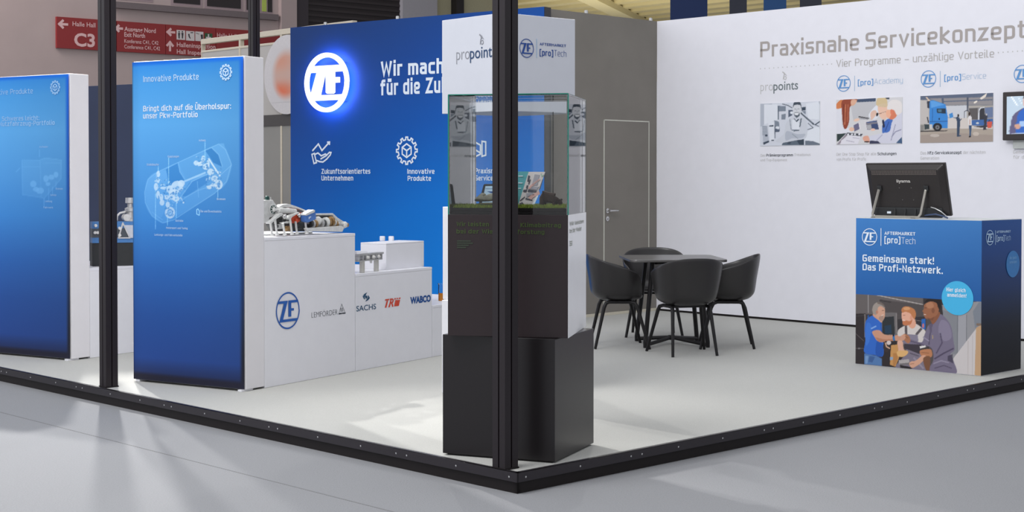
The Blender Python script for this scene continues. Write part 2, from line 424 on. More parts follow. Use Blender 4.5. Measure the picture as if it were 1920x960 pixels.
def font_text(s, bold):
    cu = bpy.data.curves.new('lettering', 'FONT'); cu.body = s; cu.resolution_u = 3; cu.offset = bold
    o = bpy.data.objects.new('lettering', cu); COL.objects.link(o)
    dg = bpy.context.evaluated_depsgraph_get(); dg.update()
    me = bpy.data.meshes.new_from_object(o.evaluated_get(dg), depsgraph=dg)
    bpy.data.objects.remove(o); bpy.data.curves.remove(cu)
    n = len(me.vertices); co = np.empty(n*3); me.vertices.foreach_get('co', co); co = co.reshape(-1, 3)
    fs = [tuple(p.vertices) for p in me.polygons]; bpy.data.meshes.remove(me)
    return co, fs
def lettering(name, lines, pl, m, parent, off=.002, thick=0, base=False):
    if name == 'headline_lettering' and any(' ' in ln[0] for ln in lines):
        out = []
        for (t, u, z, w, h, bo) in lines:              # one object per word
            full = text_raw(t, bo)[0]; sx = w/(full[:, 0].max()-full[:, 0].min()); sw = max(.07, .115+bo*4.2); x = 0
            for word in t.split(' '):
                c = text_raw(word, bo)[0]; span = c[:, 0].max()-c[:, 0].min()
                out.append((word, u+x*sx, z, span*sx, h, bo)); x += span-sw+.15+sw+.42
        lines = out
    if len(lines) > 1: return [lettering(name, [ln], pl, m, parent, off, thick, base) for ln in lines][-1]
    """lines: (string, u left, z baseline, width, cap height, bold)"""
    vs = []; fs = []
    for (s, u, z, w, h, bold) in lines:
        co, ff = text_raw(s, bold)
        sx = w/(co[:, 0].max()-co[:, 0].min()); sy = h; x0 = co[:, 0].min()
        k = len(vs)
        vs += [pl.P(u+(c[0]-x0)*sx, z+c[1]*sy, off+c[2]*.0003) for c in co]
        fs += [tuple(i+k for i in f) for f in ff]
    me = bpy.data.meshes.new(name); me.from_pydata([tuple(v) for v in vs], [], fs)
    bm = bmesh.new(); bm.from_mesh(me)
    for f in bm.faces:
        f.normal_update()
        if f.normal.dot(pl.n) < 0: f.normal_flip()
    if thick:
        r = bmesh.ops.extrude_face_region(bm, geom=list(bm.faces))
        bmesh.ops.translate(bm, verts=[v for v in r['geom'] if isinstance(v, bmesh.types.BMVert)], vec=pl.n*thick)
    bm.to_mesh(me); bm.free()
    return link(name, me, m, parent, base=base)
def tl(pl, s, xl, yb, xr, cap, bold=.0):
    """one line of lettering from its measured left end, baseline, right end and capital height"""
    u0, z0 = pl.uv(xl, yb); u1, _ = pl.uv(xr, yb); _, z1 = pl.uv(xl, yb-cap)
    return (s, u0, z0, u1-u0, z1-z0, bold)
def zf_logo(cu, cz, r, bold=False):
    """ring with the letters Z and F between two chords; outlines in (u, z)"""
    T = .15 if bold else .085
    o = ring(cu, cz, r*(1-T), r)
    def p(*q): o.append([(cu+x*r, cz+y*r) for x, y in q])
    if bold:
        p((-.80, .57), (.80, .57), (.90, .35), (-.90, .35))
        p((-.42, .36), (-.06, .36), (-.30, -.42), (-.72, -.42))
        p((-.80, -.42), (.88, -.42), (.78, -.60), (-.78, -.60))
        p((.0, .36), (.36, .36), (.36, -.34), (.30, -.38), (.06, -.38), (.0, -.34))
        p((.34, .16), (.58, .16), (.58, -.02), (.34, -.02))
    else:
        p((-.84, .54), (-.02, .54), (-.06, .40), (-.90, .40))
        p((.03, .54), (.84, .54), (.90, .40), (.03, .40))
        p((-.34, .42), (-.02, .54), (-.42, -.46), (-.74, -.60))
        p((-.74, -.60), (.80, -.60), (.86, -.46), (-.44, -.46))
        p((.03, .54), (.27, .54), (.27, -.34), (.03, -.34))
        p((.27, .10), (.50, .10), (.50, -.03), (.27, -.03))
    return o
def gear_icon(cu, cz, r, w):
    pts = []; n = 12
    for k in range(n):
        a = 2*PI*k/n
        for da, rr in ((-.40, .80), (-.22, .82), (-.16, 1.0), (.16, 1.0), (.22, .82)):
            t = a+da*2*PI/n*1.1; pts.append((cu+r*rr*math.cos(t), cz+r*rr*math.sin(t)))
    o = stroke(pts, w, True)
    hx = [(cu+r*.5*math.cos(PI/2+k*PI/3), cz+r*.5*math.sin(PI/2+k*PI/3)) for k in range(6)]
    o += stroke(hx, w, True)
    for k in (1, 3, 5): o += stroke([(cu, cz), (cu+(hx[k][0]-cu)*.72, cz+(hx[k][1]-cz)*.72)], w)
    return o
def props(n): return n

# printed pictures: ink laid down on a fine mesh --------------------------------
class Ink:
    def __init__(s, x0, y0, x1, y1, bg, S=3, org=(0, 0), k=1.0):
        s.x0, s.y0, s.S = x0, y0, S; s.w = int((x1-x0)*S)+1; s.h = int((y1-y0)*S)+1
        s.a = np.zeros((s.h, s.w, 3)); s.a[:] = bg; s.org = org; s.k = k
    def tp(s, pts):
        return np.array([((s.org[0]+x/s.k-s.x0)*s.S, (s.org[1]+y/s.k-s.y0)*s.S) for x, y in pts], float)
    def _fill(s, P, c, al):
        xa, ya = np.floor(P.min(0)).astype(int)-1; xb, yb = np.ceil(P.max(0)).astype(int)+2
        xa, ya, xb, yb = max(0, xa), max(0, ya), min(s.w, xb), min(s.h, yb)
        if xb <= xa or yb <= ya: return
        X, Y = np.meshgrid(np.arange(xa, xb)+.5, np.arange(ya, yb)+.5); ins = np.zeros(X.shape, bool)
        n = len(P)
        for i in range(n):
            (x1, y1), (x2, y2) = P[i], P[(i+1) % n]
            if y1 == y2: continue
            cond = ((y1 > Y) != (y2 > Y)) & (X < (x2-x1)*(Y-y1)/(y2-y1)+x1); ins ^= cond
        reg = s.a[ya:yb, xa:xb]; reg[ins] = reg[ins]*(1-al)+np.array(c, float)*al
    def poly(s, c, pts, al=1.0, sm=False):
        P = s.tp(pts)
        if sm:
            n = len(P); Q = []
            for i in range(n):
                p0, p1, p2, p3 = P[i-1], P[i], P[(i+1) % n], P[(i+2) % n]
                for t in (0, .2, .4, .6, .8):
                    Q.append(.5*((2*p1)+(p2-p0)*t+(2*p0-5*p1+4*p2-p3)*t*t+(-p0+3*p1-3*p2+p3)*t**3))
            P = np.array(Q)
        s._fill(P, c, al); return s
    def line(s, c, pts, w, al=1.0):
        P = s.tp(pts); w = w/s.k*s.S
        for a, b in zip(P[:-1], P[1:]):
            d = b-a; L = np.hypot(*d) or 1e-6; n = np.array([-d[1], d[0]])/L*w/2; e = d/L*w*.2
            s._fill(np.array([a-e+n, a-e-n, b+e-n, b+e+n]), c, al)
        return s
    def ell(s, c, cx, cy, rx, ry, rot=0, al=1.0, n=28):
        ca, sa = math.cos(R(rot)), math.sin(R(rot))
        return s.poly(c, [(cx+rx*math.cos(2*PI*k/n)*ca-ry*math.sin(2*PI*k/n)*sa, cy+rx*math.cos(2*PI*k/n)*sa+ry*math.sin(2*PI*k/n)*ca) for k in range(n)], al)
    def blur(s, it=1):
        for _ in range(it):
            p = np.pad(s.a, ((1, 1), (1, 1), (0, 0)), 'edge')
            s.a = (p[:-2, 1:-1]+p[2:, 1:-1]+p[1:-1, :-2]+p[1:-1, 2:]+2*p[1:-1, 1:-1])/6
        return s
    def grain(s, k): s.a = np.clip(s.a+rng.normal(0, k, s.a.shape[:2])[..., None], 0, 255); return s
    def sample(s, X, Y):
        x = np.clip((X-s.x0)*s.S-.5, 0, s.w-1.001); y = np.clip((Y-s.y0)*s.S-.5, 0, s.h-1.001)
        i, j = x.astype(int), y.astype(int); fx, fy = (x-i)[:, None], (y-j)[:, None]
        return s.a[j, i]*(1-fx)*(1-fy)+s.a[j, i+1]*fx*(1-fy)+s.a[j+1, i]*(1-fx)*fy+s.a[j+1, i+1]*fx*fy
def picture(name, pl, u0, u1, z0, z1, nu, nz, colour, m, parent, off=.003, thick=0.0):
    """printed sheet; colour(u array, z array) -> sRGB; a back and rim are added when it has thickness"""
    us = np.linspace(u0, u1, nu); zs = np.linspace(z0, z1, nz); U, Z = np.meshgrid(us, zs); U, Z = U.ravel(), Z.ravel()
    q = pl.p+pl.n*off
    V = np.stack([q.x+pl.d.x*U, q.y+pl.d.y*U, Z], 1); c = np.clip(colour(U, Z), 0, 255)/255.0
    c = np.where(c <= .04045, c/12.92, ((c+.055)/1.055)**2.4)
    idx = np.arange(nu*nz).reshape(nz, nu)
    F = np.stack([idx[:-1, :-1], idx[:-1, 1:], idx[1:, 1:], idx[1:, :-1]], -1).reshape(-1, 4)
    vs = V.tolist(); fs = F.tolist(); cc = np.concatenate([c, np.ones((len(c), 1))], 1)
    if thick:
        k = len(vs); co = [(u0, z0), (u1, z0), (u1, z1), (u0, z1)]
        for u, z in co: vs.append(list(pl.P(u, z, off)))
        for u, z in co: vs.append(list(pl.P(u, z, off-thick)))
        fs += [[k, k+4, k+5, k+1], [k+1, k+5, k+6, k+2], [k+2, k+6, k+7, k+3], [k+3, k+7, k+4, k], [k+7, k+6, k+5, k+4]]
        cc = np.concatenate([cc, np.tile([.7, .7, .7, 1], (8, 1))])
    me = bpy.data.meshes.new(name); me.from_pydata(vs, [], fs)
    ca = me.color_attributes.new('ink', 'FLOAT_COLOR', 'POINT'); ca.data.foreach_set('color', cc.ravel())
    return link(name, me, m, parent, base=parent is None)
def by_pixel(pl, ink, off=.003):
    """colour lookup that carries a traced picture onto its plane"""
    q = pl.p+pl.n*off
    def f(U, Z):
        x = q.x+pl.d.x*U; y = q.y+pl.d.y*U; z = Z-EYE; cp, sp = math.cos(PITCH), math.sin(PITCH); d = y*cp-z*sp
        return ink.sample(CX+FPX*x/d, CY+FPX*(-y*sp-z*cp)/d)
    return f
def copy_tree(o, parent=None):
    c = o.copy(); COL.objects.link(c)
    if parent is not None: c.parent = parent; c.matrix_parent_inverse = o.matrix_parent_inverse.copy()
    for ch in list(o.children): copy_tree(ch, c)
    return c
# ================================================================== the setting
PA_L, PA_R = R(180-46.0), R(44.2)                      # platform edges, seen from its front corner
PC = G(970, 888.5); dL = Vector((math.cos(PA_L), math.sin(PA_L), 0)); dR = Vector((math.cos(PA_R), math.sin(PA_R), 0))
ZH = -.105                                             # hall floor below the stand floor
b = MB(); b.hexa([(-40, -2, ZH-.1), (45, -2, ZH-.1), (45, 100, ZH-.1), (-40, 100, ZH-.1)], [(-40, -2, ZH), (45, -2, ZH), (45, 100, ZH), (-40, 100, ZH)])
floor = b.build('floor', M_hall); tag(floor, kind='structure')
b = MB()
for (a, c) in (((-200, 722), (1100, 1052)),):
    p, q = G(a[0], a[1], ZH), G(c[0], c[1], ZH); t = (q-p).normalized(); n = Vector((-t.y, t.x, 0))*.004
    p = p-t*2; q = q+t*1
    b.hexa([p-n, q-n, q+n, p+n], [v+Vector((0, 0, .0015)) for v in (p-n, q-n, q+n, p+n)])
b.build('carpet_joint', M_seam, floor)
# stand floor
ins = .012
A0 = PC+(dL+dR)*.05
A1 = A0+dL*11; A2 = A0+dL*11+dR*13; A3 = A0+dR*13
up = Vector((0, 0, 1))
b = MB(); b.hexa([v+up*(ZH+.002) for v in (A0, A3, A2, A1)], [v-up*.001 for v in (A0, A3, A2, A1)])
platform = b.build('stand_floor', M_plat); tag(platform, kind='structure')
for dd, other, ln in ((dL, dR, 10.5), (dR, dL, 9.5)):
    b = MB(); o2 = other*.014
    p, q = PC+o2+dd*.014, PC+dd*ln+o2
    b.hexa([v for v in (p+up*ZH, q+up*ZH, q-o2*.5+up*ZH+other*.03, p-o2*.5+up*ZH+other*.03)], [v for v in (p-up*.043, q-up*.043, q+other*.03-up*.043, p+other*.03-up*.043)])
    b.build('plinth_board', M_black2, platform)
    b = MB()
    b.hexa([PC-up*.046, PC+dd*ln-up*.046, PC+dd*ln+other*.012-up*.046, PC+other*.012-up*.046], [PC+up*.003, PC+dd*ln+up*.003, PC+dd*ln+other*.012+up*.003, PC+other*.012+up*.003])
    b.hexa([PC+up*.0, PC+dd*ln+up*.0, PC+dd*ln+other*.03, PC+other*.03], [PC+up*.003, PC+dd*ln+up*.003, PC+dd*ln+other*.03+up*.003, PC+other*.03+up*.003])
    tr = bevel(b.build('edge_trim', M_trim, platform), .0015)
    k = .06; n = 0
    while k < 8.6 and n < 24:
        for e in ((0, .09) if n % 3 == 2 else (0,)):
            s = MB(); s.lathe(PC+dd*(k+e)-up*.024+other*.002, -other, [(0, .0055), (.003, .0055), (.004, .003)], 8)
            s.build('screw', M_steel, tr)
        k += .40; n += 1

# ---- walls of the stand
WW = Plane(G(1231, 582), -46.2)      # white wall, from the inner corner to the right
GW = Plane(G(1231, 582), 45.0)       # grey wall, u negative to the left
BW = Plane((-2.57, 17.356), -36.4)   # blue graphic wall
HT = 3.22; BL = 3.60
b = MB(); b.pbox(WW, 0, 7.2, .022, HT, 0, -.1); wall_white = b.build('wall_right', M_white_wall); tag(wall_white, kind='structure')
b = MB(); b.pbox(WW, 0, 7.2, .0, .022, -.012, -.09); tag(b.build('baseboard_right', M_black2), kind='structure')
b = MB(); GE = GW.uv(1027, 300)[0]; b.pbox(GW, GE, -.002, .03, HT, 0, -.1); wall_grey = b.build('wall_back', M_grey_wall); tag(wall_grey, kind='structure')
b = MB(); b.pbox(GW, GE, -.004, .0, .03, .006, -.09); tag(b.build('baseboard_back', mat('beige_skirting', (196, 190, 174), .6)), kind='structure')
for px in (1103, 1224):
    u, _ = GW.uv(px, 33); s = MB(); s.lathe(GW.P(u, HT, -.03), up, [(0, .02), (.03, .02), (.036, .012)], 10); s.build('wall_clamp', M_steel, wall_grey)
# door in the grey wall
u0, z1 = GW.uv(1131.5, 223.5); u1, _ = GW.uv(1217, 226); z1 = (z1+GW.uv(1217, 227.5)[1])/2
b = MB(); b.pbox(GW, u0+.012, u1-.012, .032, z1-.012, .003, -.03); door = b.build('door_1', M_grey_wall); tag(door, kind='structure')
b = MB(); fw = .013
b.pbox(GW, u0, u0+fw, .03, z1, .006, -.01); b.pbox(GW, u1-fw, u1, .03, z1, .006, -.01); b.pbox(GW, u0, u1, z1-fw, z1, .006, -.01)
b.build('door_frame', mat('pale_door_trim', (190, 190, 180), .4), door)
uh, zh = GW.uv(1138, 395)
h = MB(); h.lathe(GW.P(uh, zh, .003), GW.n, [(0, .026), (.008, .026), (.009, .011), (.05, .011)], 16)
h.tube([GW.P(uh, zh, .048), GW.P(uh+.03, zh, .052), GW.P(uh+.125, zh, .05), GW.P(uh+.135, zh, .045)], [.010, .010, .0095, .008], 10)
h.build('door_handle', M_steel, door, smooth=True)
uk, zk = GW.uv(1138, 410)
h = MB(); h.lathe(GW.P(uk, zk, .003), GW.n, [(0, .026), (.008, .026), (.009, .008), (.013, .008)], 16); h.build('key_escutcheon', M_steel, door, smooth=True)
h = MB(); h.pbox(GW, uk-.003, uk+.003, zk-.012, zk+.006, .0165, .012); h.build('keyhole', M_dark, door)

# blue wall: printed graphic panel on a dark frame
b = MB(); b.pbox(BW, 0, BL, 0, HT, -.006, -.12); wall_blue = b.build('wall_left', mat('dark_wall_edge', (58, 58, 62), .6)); tag(wall_blue, kind='structure')
def blue_grad(U, Z):
    s = U/BL; t = 1-Z/HT                     # printed ground: navy above left, cyan-blue below right
    k = np.clip(.95*t+.38*s-.05, 0, 1)[:, None]
    stops = [(0, (18, 56, 116)), (.25, (10, 66, 142)), (.5, (2, 84, 172)), (.75, (0, 112, 204)), (1, (0, 124, 216))]
    out = np.zeros((len(U), 3))
    for (a, ca), (c, cb) in zip(stops[:-1], stops[1:]):
        w = np.clip((k-a)/(c-a), 0, 1); msk = (k >= a)
        out = np.where(msk, np.array(ca)*(1-w)+np.array(cb)*w, out)
    return out
picture('graphic_panel', BW, 0, BL, 0, HT, 40, 40, blue_grad, print_mat('printed_blue_fabric', 0, .55), wall_blue, off=0)
Mw = M_whiteink
lettering('headline_lettering', [tl(BW, 'Wir machen', 714, 143.5, 866, 28, .026), tl(BW, 'für die Zukunft', 713.5, 179, 893, 29, .026)], BW, Mw, wall_blue)
lettering('caption', [tl(BW, 'Zukunftsorientiertes', 602.5, 326, 694.5, 9.4, .02), tl(BW, 'Unternehmen', 603, 338.5, 662.5, 9.4, .02)], BW, Mw, wall_blue)
lettering('caption', [tl(BW, 'Innovative', 764, 326, 815, 9.4, .02), tl(BW, 'Produkte', 764.5, 339, 808.5, 9.4, .02)], BW, Mw, wall_blue)
lettering('caption', [tl(BW, 'Praxisnahe', 891, 325, 943, 9.4, .02), tl(BW, 'Servicekonzepte', 891, 338.5, 969, 9.4, .02)], BW, Mw, wall_blue)
def bpts(pts, ox, oy, k): return [BW.uv(ox+x/k, oy+y/k) for x, y in pts]
ic = stroke(bpts([(232, 368), (324, 262), (383, 368), (505, 232)], 560, 240, 8.725), .020)
ic += stroke(bpts([(474, 232), (508, 230), (506, 268)], 560, 240, 8.725), .018)
ic += stroke(bpts([(218, 432), (262, 415)], 560, 240, 8.725), .018)+stroke(bpts([(218, 432), (252, 580), (296, 566)], 560, 240, 8.725), .018)+stroke(bpts([(262, 430), (288, 545)], 560, 240, 8.725), .018)
ic += stroke(bpts([(270, 432), (318, 408), (372, 455), (440, 425), (456, 438)], 560, 240, 8.725), .018)
ic += stroke(bpts([(366, 505), (455, 452), (505, 398), (532, 402), (520, 440), (460, 510), (400, 556), (345, 550), (288, 528)], 560, 240, 8.725), .018)
marks('pictogram', BW, ic, Mw, wall_blue)
gu, gz = BW.uv(763, 282.5); gr = (BW.uv(763, 257)[1]-BW.uv(763, 308)[1])/2
marks('pictogram', BW, gear_icon(gu, gz, gr, .017), Mw, wall_blue)
ic = stroke([BW.uv(*p) for p in ((868, 268), (868, 292), (876, 290), (876, 266))], .017, True)+stroke([BW.uv(*p) for p in ((876, 268), (890, 266), (901, 272), (901, 289), (893, 293), (876, 287))], .017)+stroke([BW.uv(*p) for p in ((904, 265), (911, 266), (911, 291), (904, 293))], .017, True)+stroke([BW.uv(*p) for p in ((884, 272), (890, 280), (900, 286))], .017)
marks('pictogram', BW, ic, Mw, wall_blue)
for px in (605.5, 741):
    u, _ = BW.uv(px, 45); s = MB(); s.lathe(BW.P(u, HT, -.04), up, [(0, .02), (.03, .02), (.036, .012)], 10); s.build('wall_clamp', M_steel, wall_blue)

# back-lit sign in front of the blue wall
su, sz = BW.uv(623.5, 155.5); sr = (BW.uv(623.5, 100)[1]-BW.uv(623.5, 211)[1])/2
sp = BW.P(su, sz, 0)
sign = root('illuminated_sign', sp, 'round back-lit white logo sign glowing on the dark blue graphic wall', 'sign')
marks('logo_face', BW, zf_logo(su, sz, sr, True), glow_mat('lit_acrylic_face', (240, 242, 250), .78), sign, off=.08, thick=.03)
marks('light_back', BW, ring(su, sz, sr*.86, sr*.97), glow_mat('blue_white_led', (150, 172, 255), 16.0), sign, off=.076)
o = sign.children[-1]
for p in o.data.polygons: p.flip()
b = MB()
for t in range(4):
    a = PI/4+t*PI/2; b.tube([BW.P(su+sr*.92*math.cos(a), sz+sr*.92*math.sin(a), 0), BW.P(su+sr*.92*math.cos(a), sz+sr*.92*math.sin(a), .08)], .008, 8)
each(b, 'standoff', M_steel, sign)

# ---- lettering on the white wall
hl = M_greyink
lettering('headline_lettering', [tl(WW, 'Praxisnahe', 1425.5, 107.5, 1611, 29, .012), tl(WW, 'Servicekonzepte', 1623, 92.5, 1950, 31, .012)], WW, hl, wall_white)
lettering('subline_lettering', [tl(WW, 'Vier Programme – unzählige Vorteile', 1568, 126, 1864, 13.5, .0)], WW, mat('grey_print', (180, 176, 174), .6, var=.01), wall_white)
dots = []
for k in range(17):
    x = 1426+k*8.35; y = 129-(x-1426)*.0675; u, z = WW.uv(x, y); dots.append(circle(u, z, .0058, 10))
for k in range(8):
    x = 1872+k*9.0; y = 98.5-(x-1872)*.0675; u, z = WW.uv(x, y); dots.append(circle(u, z, .0058, 10))
marks('dotted_rule', WW, dots, M_paleink, wall_white)
def propoints(pl, xl, yb, xr, xh, parent, k, c1, c2, slope, split):
    """two-tone wordmark with a small tag rising from the i"""
    xm = xl+(xr-xl)*split
    u0, z0 = pl.uv(xl, yb); um, zm = pl.uv(xm, yb+(xm-xl)*slope); u1, _ = pl.uv(xr, yb+(xr-xl)*slope); hz = pl.uv(xl, yb-xh)[1]-z0
    lettering('wordmark', [(HUM+'pro', u0, z0, um-u0-.004, hz, -.012)], pl, c1, parent)
    lettering('wordmark', [(HUM+'points', um, z0, u1-um, hz, .006)], pl, c2, parent)
    ui = um+(u1-um)*.475; q = hz
    marks('wordmark_tag', pl, ring(ui, z0+q*1.30, q*.12, q*.20, 20)+stroke([(ui-q*.25, z0+q*1.15), (ui-q*.20, z0+q*1.55), (ui+q*.05, z0+q*1.7), (ui+q*.2, z0+q*1.55)], q*.06)+stroke([(ui-q*.3, z0+q*1.95), (ui-q*.05, z0+q*1.78)], q*.13)+stroke([(ui-q*.15, z0+q*1.85), (ui-q*.12, z0+q*1.62)], q*.07), c1, parent)
propoints(WW, 1426, 171, 1496.5, 17, wall_white, 1, M_paleink, M_midink, -.055, .345)
def zf_lockup(pl, cx, cy, rpx, bx, bh, parent, c_logo, c_bar, words):
    u, z = pl.uv(cx, cy); r = pl.uv(cx, cy-rpx)[1]-z
    marks('logo', pl, zf_logo(u, z, r), c_logo, parent)
    ub, zb = pl.uv(bx, cy); hb = pl.uv(bx, cy-bh)[1]-zb
    marks('divider', pl, [[(ub-.003, zb-hb), (ub+.003, zb-hb), (ub+.003, zb+hb), (ub-.003, zb+hb)]], c_bar, parent)
    for (m, ln) in words: lettering('wordmark', ln, pl, m, parent)
zf_lockup(WW, 1582, 156.5, 15.2, 1602.5, 14.5, wall_white, M_lblue, M_paleb, [(M_lblue, [tl(WW, '[pro]', 1608.5, 160.5, 1637.5, 10.5, .012)]), (M_paleb, [tl(WW, 'Academy', 1639, 158, 1693, 10.5, -.012)])])
zf_lockup(WW, 1741, 148, 16, 1763, 15, wall_white, M_lblue, M_paleb, [(M_lblue, [tl(WW, '[pro]', 1770.5, 152, 1802, 11, .012)]), (M_paleb, [tl(WW, 'Service', 1804, 149.5, 1849, 11, -.012)])])
zf_lockup(WW, 1917, 138.5, 17, 1941, 16, wall_white, M_lblue, M_paleb, [])
def cap_words(rows, m_bold):
    for (m, s, xl, yb, xr, cap, bo) in rows: lettering('caption', [tl(WW, s, xl, yb, xr, cap, bo)], WW, m, wall_white)
cap_words([(M_paleink, 'Das', 1426, 294, 1435, 5, 0), (M_ink, 'Prämienprogramm', 1437, 293.6, 1487, 5, .01), (M_paleink, 'Treuebonus', 1489.5, 292.6, 1520, 5, 0), (M_paleink, 'und Top-Equipment', 1426, 302.4, 1476, 5, 0),
           (M_paleink, 'Der One Stop Shop für alle', 1568.5, 292, 1643, 5.4, 0), (M_ink, 'Schulungen', 1645.5, 291, 1681, 5.4, .01), (M_paleink, 'von Profis für Profis', 1568.5, 301.5, 1624, 5.4, 0),
           (M_paleink, 'Das', 1726, 290, 1737, 5.8, 0), (M_ink, 'Nfz-Servicekonzept', 1739.5, 289.6, 1803, 5.8, .01), (M_paleink, 'der nächsten', 1806, 288.6, 1848, 5.8, 0), (M_paleink, 'Generation', 1726, 299.5, 1761, 5.8, 0),
           (M_paleink, 'Gemeinsam', 1900, 288, 1942, 6, 0), (M_paleink, 'für die', 1900, 297.5, 1927, 6, 0)], None)
# ---- printed pictures on the white wall
def rect_of(pl, x0, y0t, x1, y1t, y0b, y1b):
    u0, za = pl.uv(x0, y0t); u1, zb = pl.uv(x1, y1t); _, zc = pl.uv(x0, y0b); _, zd = pl.uv(x1, y1b)
    return u0, u1, (zc+zd)/2, (za+zb)/2
M_print = print_mat('printed_picture', 0, .5)
# 1: monochrome mechanic
I = Ink(1420, 170, 1545, 280, (212, 216, 226), 4, (1410, 170), 7.387)
dk, md, lt, wh = (62, 74, 90), (128, 138, 152), (182, 188, 200), (226, 230, 238)
I.poly(lt, [(120, 180), (280, 180), (270, 300), (160, 480), (120, 500)]); I.poly(wh, [(170, 190), (350, 190), (360, 400), (170, 470)])
I.poly(wh, [(750, 180), (930, 150), (930, 400), (780, 390)]); I.poly(lt, [(925, 145), (945, 145), (945, 190), (930, 180)])
I.poly(md, [(365, 210), (470, 215), (470, 285), (370, 290)]).poly((80, 92, 108), [(362, 210), (376, 210), (374, 400), (362, 400)]).poly(md, [(410, 330), (470, 320), (465, 400), (408, 402)]).poly((90, 100, 118), [(505, 265), (570, 270), (560, 340), (505, 370)]).ell(wh, 550, 305, 20, 18)
I.poly(dk, [(690, 230), (745, 225), (745, 270), (690, 280)]).poly(md, [(690, 280), (745, 280), (745, 330), (720, 310)])
I.poly(md, [(310, 410), (375, 430), (390, 560), (330, 570)]).ell(wh, 355, 515, 28, 22).poly((90, 100, 118), [(325, 520), (385, 545), (380, 570), (320, 575)])
I.poly(lt, [(140, 480), (210, 490), (230, 640), (240, 720), (160, 745)]).poly(dk, [(155, 720), (235, 690), (240, 712), (165, 750)]).ell(dk, 200, 622, 18, 14)
for k in range(6): I.line(md, [(145, 500+k*22), (215, 495+k*22)], 7)
I.poly(wh, [(225, 430), (305, 430), (310, 690), (250, 690)]).poly(dk, [(238, 482), (300, 478), (300, 496), (240, 498)]).poly(dk, [(270, 680), (310, 680), (306, 695), (272, 695)]).line(dk, [(318, 480), (322, 660)], 8)
I.line((76, 86, 102), [(425, 185), (500, 205), (560, 240)], 11).line((50, 62, 76), [(670, 300), (760, 380), (855, 465)], 20).line(wh, [(690, 310), (840, 450)], 4).line(dk, [(855, 465), (930, 495)], 9).line(dk, [(880, 470), (945, 425)], 14).line(dk, [(770, 540), (850, 515), (780, 450)], 9)
I.poly(wh, [(770, 570), (930, 510), (945, 740), (740, 700)], sm=True).poly((110, 120, 134), [(740, 690), (850, 700), (945, 735), (945, 755), (740, 755)])
I.poly((96, 108, 122), [(420, 735), (480, 690), (600, 680), (720, 680), (725, 755), (420, 755)]).poly((70, 82, 96), [(485, 680), (560, 690), (530, 745), (495, 740)]).poly((60, 72, 86), [(610, 670), (720, 665), (722, 752), (660, 752)])
I.poly((206, 210, 219), [(530, 390), (600, 365), (690, 370), (760, 430), (770, 560), (740, 660), (600, 690), (430, 720), (330, 700), (440, 600), (470, 460)], sm=True)
I.poly(wh, [(560, 400), (650, 400), (660, 540), (560, 540)]).poly(lt, [(480, 560), (620, 600), (740, 600), (690, 660), (560, 660), (470, 690)], sm=True).line((120, 130, 142), [(560, 600), (640, 665)], 6).line(md, [(525, 390), (545, 540)], 9).line((88, 100, 112), [(684, 385), (665, 500)], 15).line(md, [(555, 545), (655, 550)], 16).line((80, 90, 104), [(580, 560), (655, 545)], 10)
I.poly(dk, [(580, 385), (620, 435), (655, 400), (645, 390), (615, 415), (590, 385)])
I.poly((214, 216, 222), [(575, 200), (680, 200), (685, 280), (660, 345), (620, 370), (590, 345), (572, 285)], sm=True)
I.poly((70, 80, 92), [(572, 200), (590, 160), (660, 155), (682, 190), (684, 250), (668, 200), (590, 200), (575, 240)], sm=True)
I.poly((84, 94, 106), [(580, 310), (600, 340), (640, 340), (662, 300), (660, 350), (620, 378), (590, 350)]).poly((236, 238, 242), [(595, 315), (645, 312), (632, 335), (605, 336)]).line((110, 120, 130), [(590, 255), (612, 257)], 7).line((110, 120, 130), [(635, 253), (658, 255)], 7).line((150, 156, 166), [(622, 260), (618, 295)], 5).line((90, 100, 112), [(590, 305), (650, 300)], 6)
I.blur(1)
rc = rect_of(WW, 1426, 194.2, 1538, 190, 274, 271.5)
tag(picture('wall_picture', WW, *rc, 112, 84, by_pixel(WW, I), M_print, None, off=.006, thick=.006), 'black-and-white picture of a smiling mechanic with folded arms on the white wall', 'picture')
# 2: training
I = Ink(1562, 176, 1700, 278, (214, 213, 215), 4, (1560, 170), 7.387)
I.poly((196, 196, 200), [(250, 150), (640, 150), (600, 380), (300, 420)]).poly((70, 84, 110), [(330, 120), (610, 100), (605, 148), (350, 160)]).poly((60, 66, 76), [(740, 95), (800, 92), (795, 118), (745, 118)])
I.poly((226, 226, 234), [(60, 255), (140, 250), (150, 500), (330, 510), (320, 560), (70, 610)], sm=True)
I.poly((214, 130, 82), [(60, 190), (120, 130), (160, 140), (150, 230), (60, 250)], sm=True).poly((150, 74, 54), [(150, 130), (340, 110), (330, 170), (250, 230), (240, 420), (200, 525), (160, 500), (140, 300)], sm=True).line((206, 130, 96), [(190, 190), (180, 470)], 10).line((190, 110, 80), [(225, 190), (215, 430)], 9).line((106, 46, 36), [(165, 190), (160, 440)], 9).poly((224, 176, 150), [(270, 130), (345, 130), (320, 190), (270, 210)], sm=True)
I.poly((52, 66, 66), [(68, 600), (200, 590), (90, 700), (68, 705)]).poly((150, 140, 152), [(90, 720), (205, 590), (225, 600), (110, 740), (70, 745)]).poly((82, 84, 94), [(210, 580), (430, 600), (400, 640), (200, 615)]).poly((226, 224, 232), [(130, 690), (230, 615), (400, 630), (360, 740), (120, 740)])
for x in (225, 280, 320, 380): I.ell((235, 235, 240), x, 605, 13, 13)
I.line((176, 172, 190), [(290, 650), (380, 665)], 8).line((176, 172, 190), [(200, 690), (310, 712)], 9)
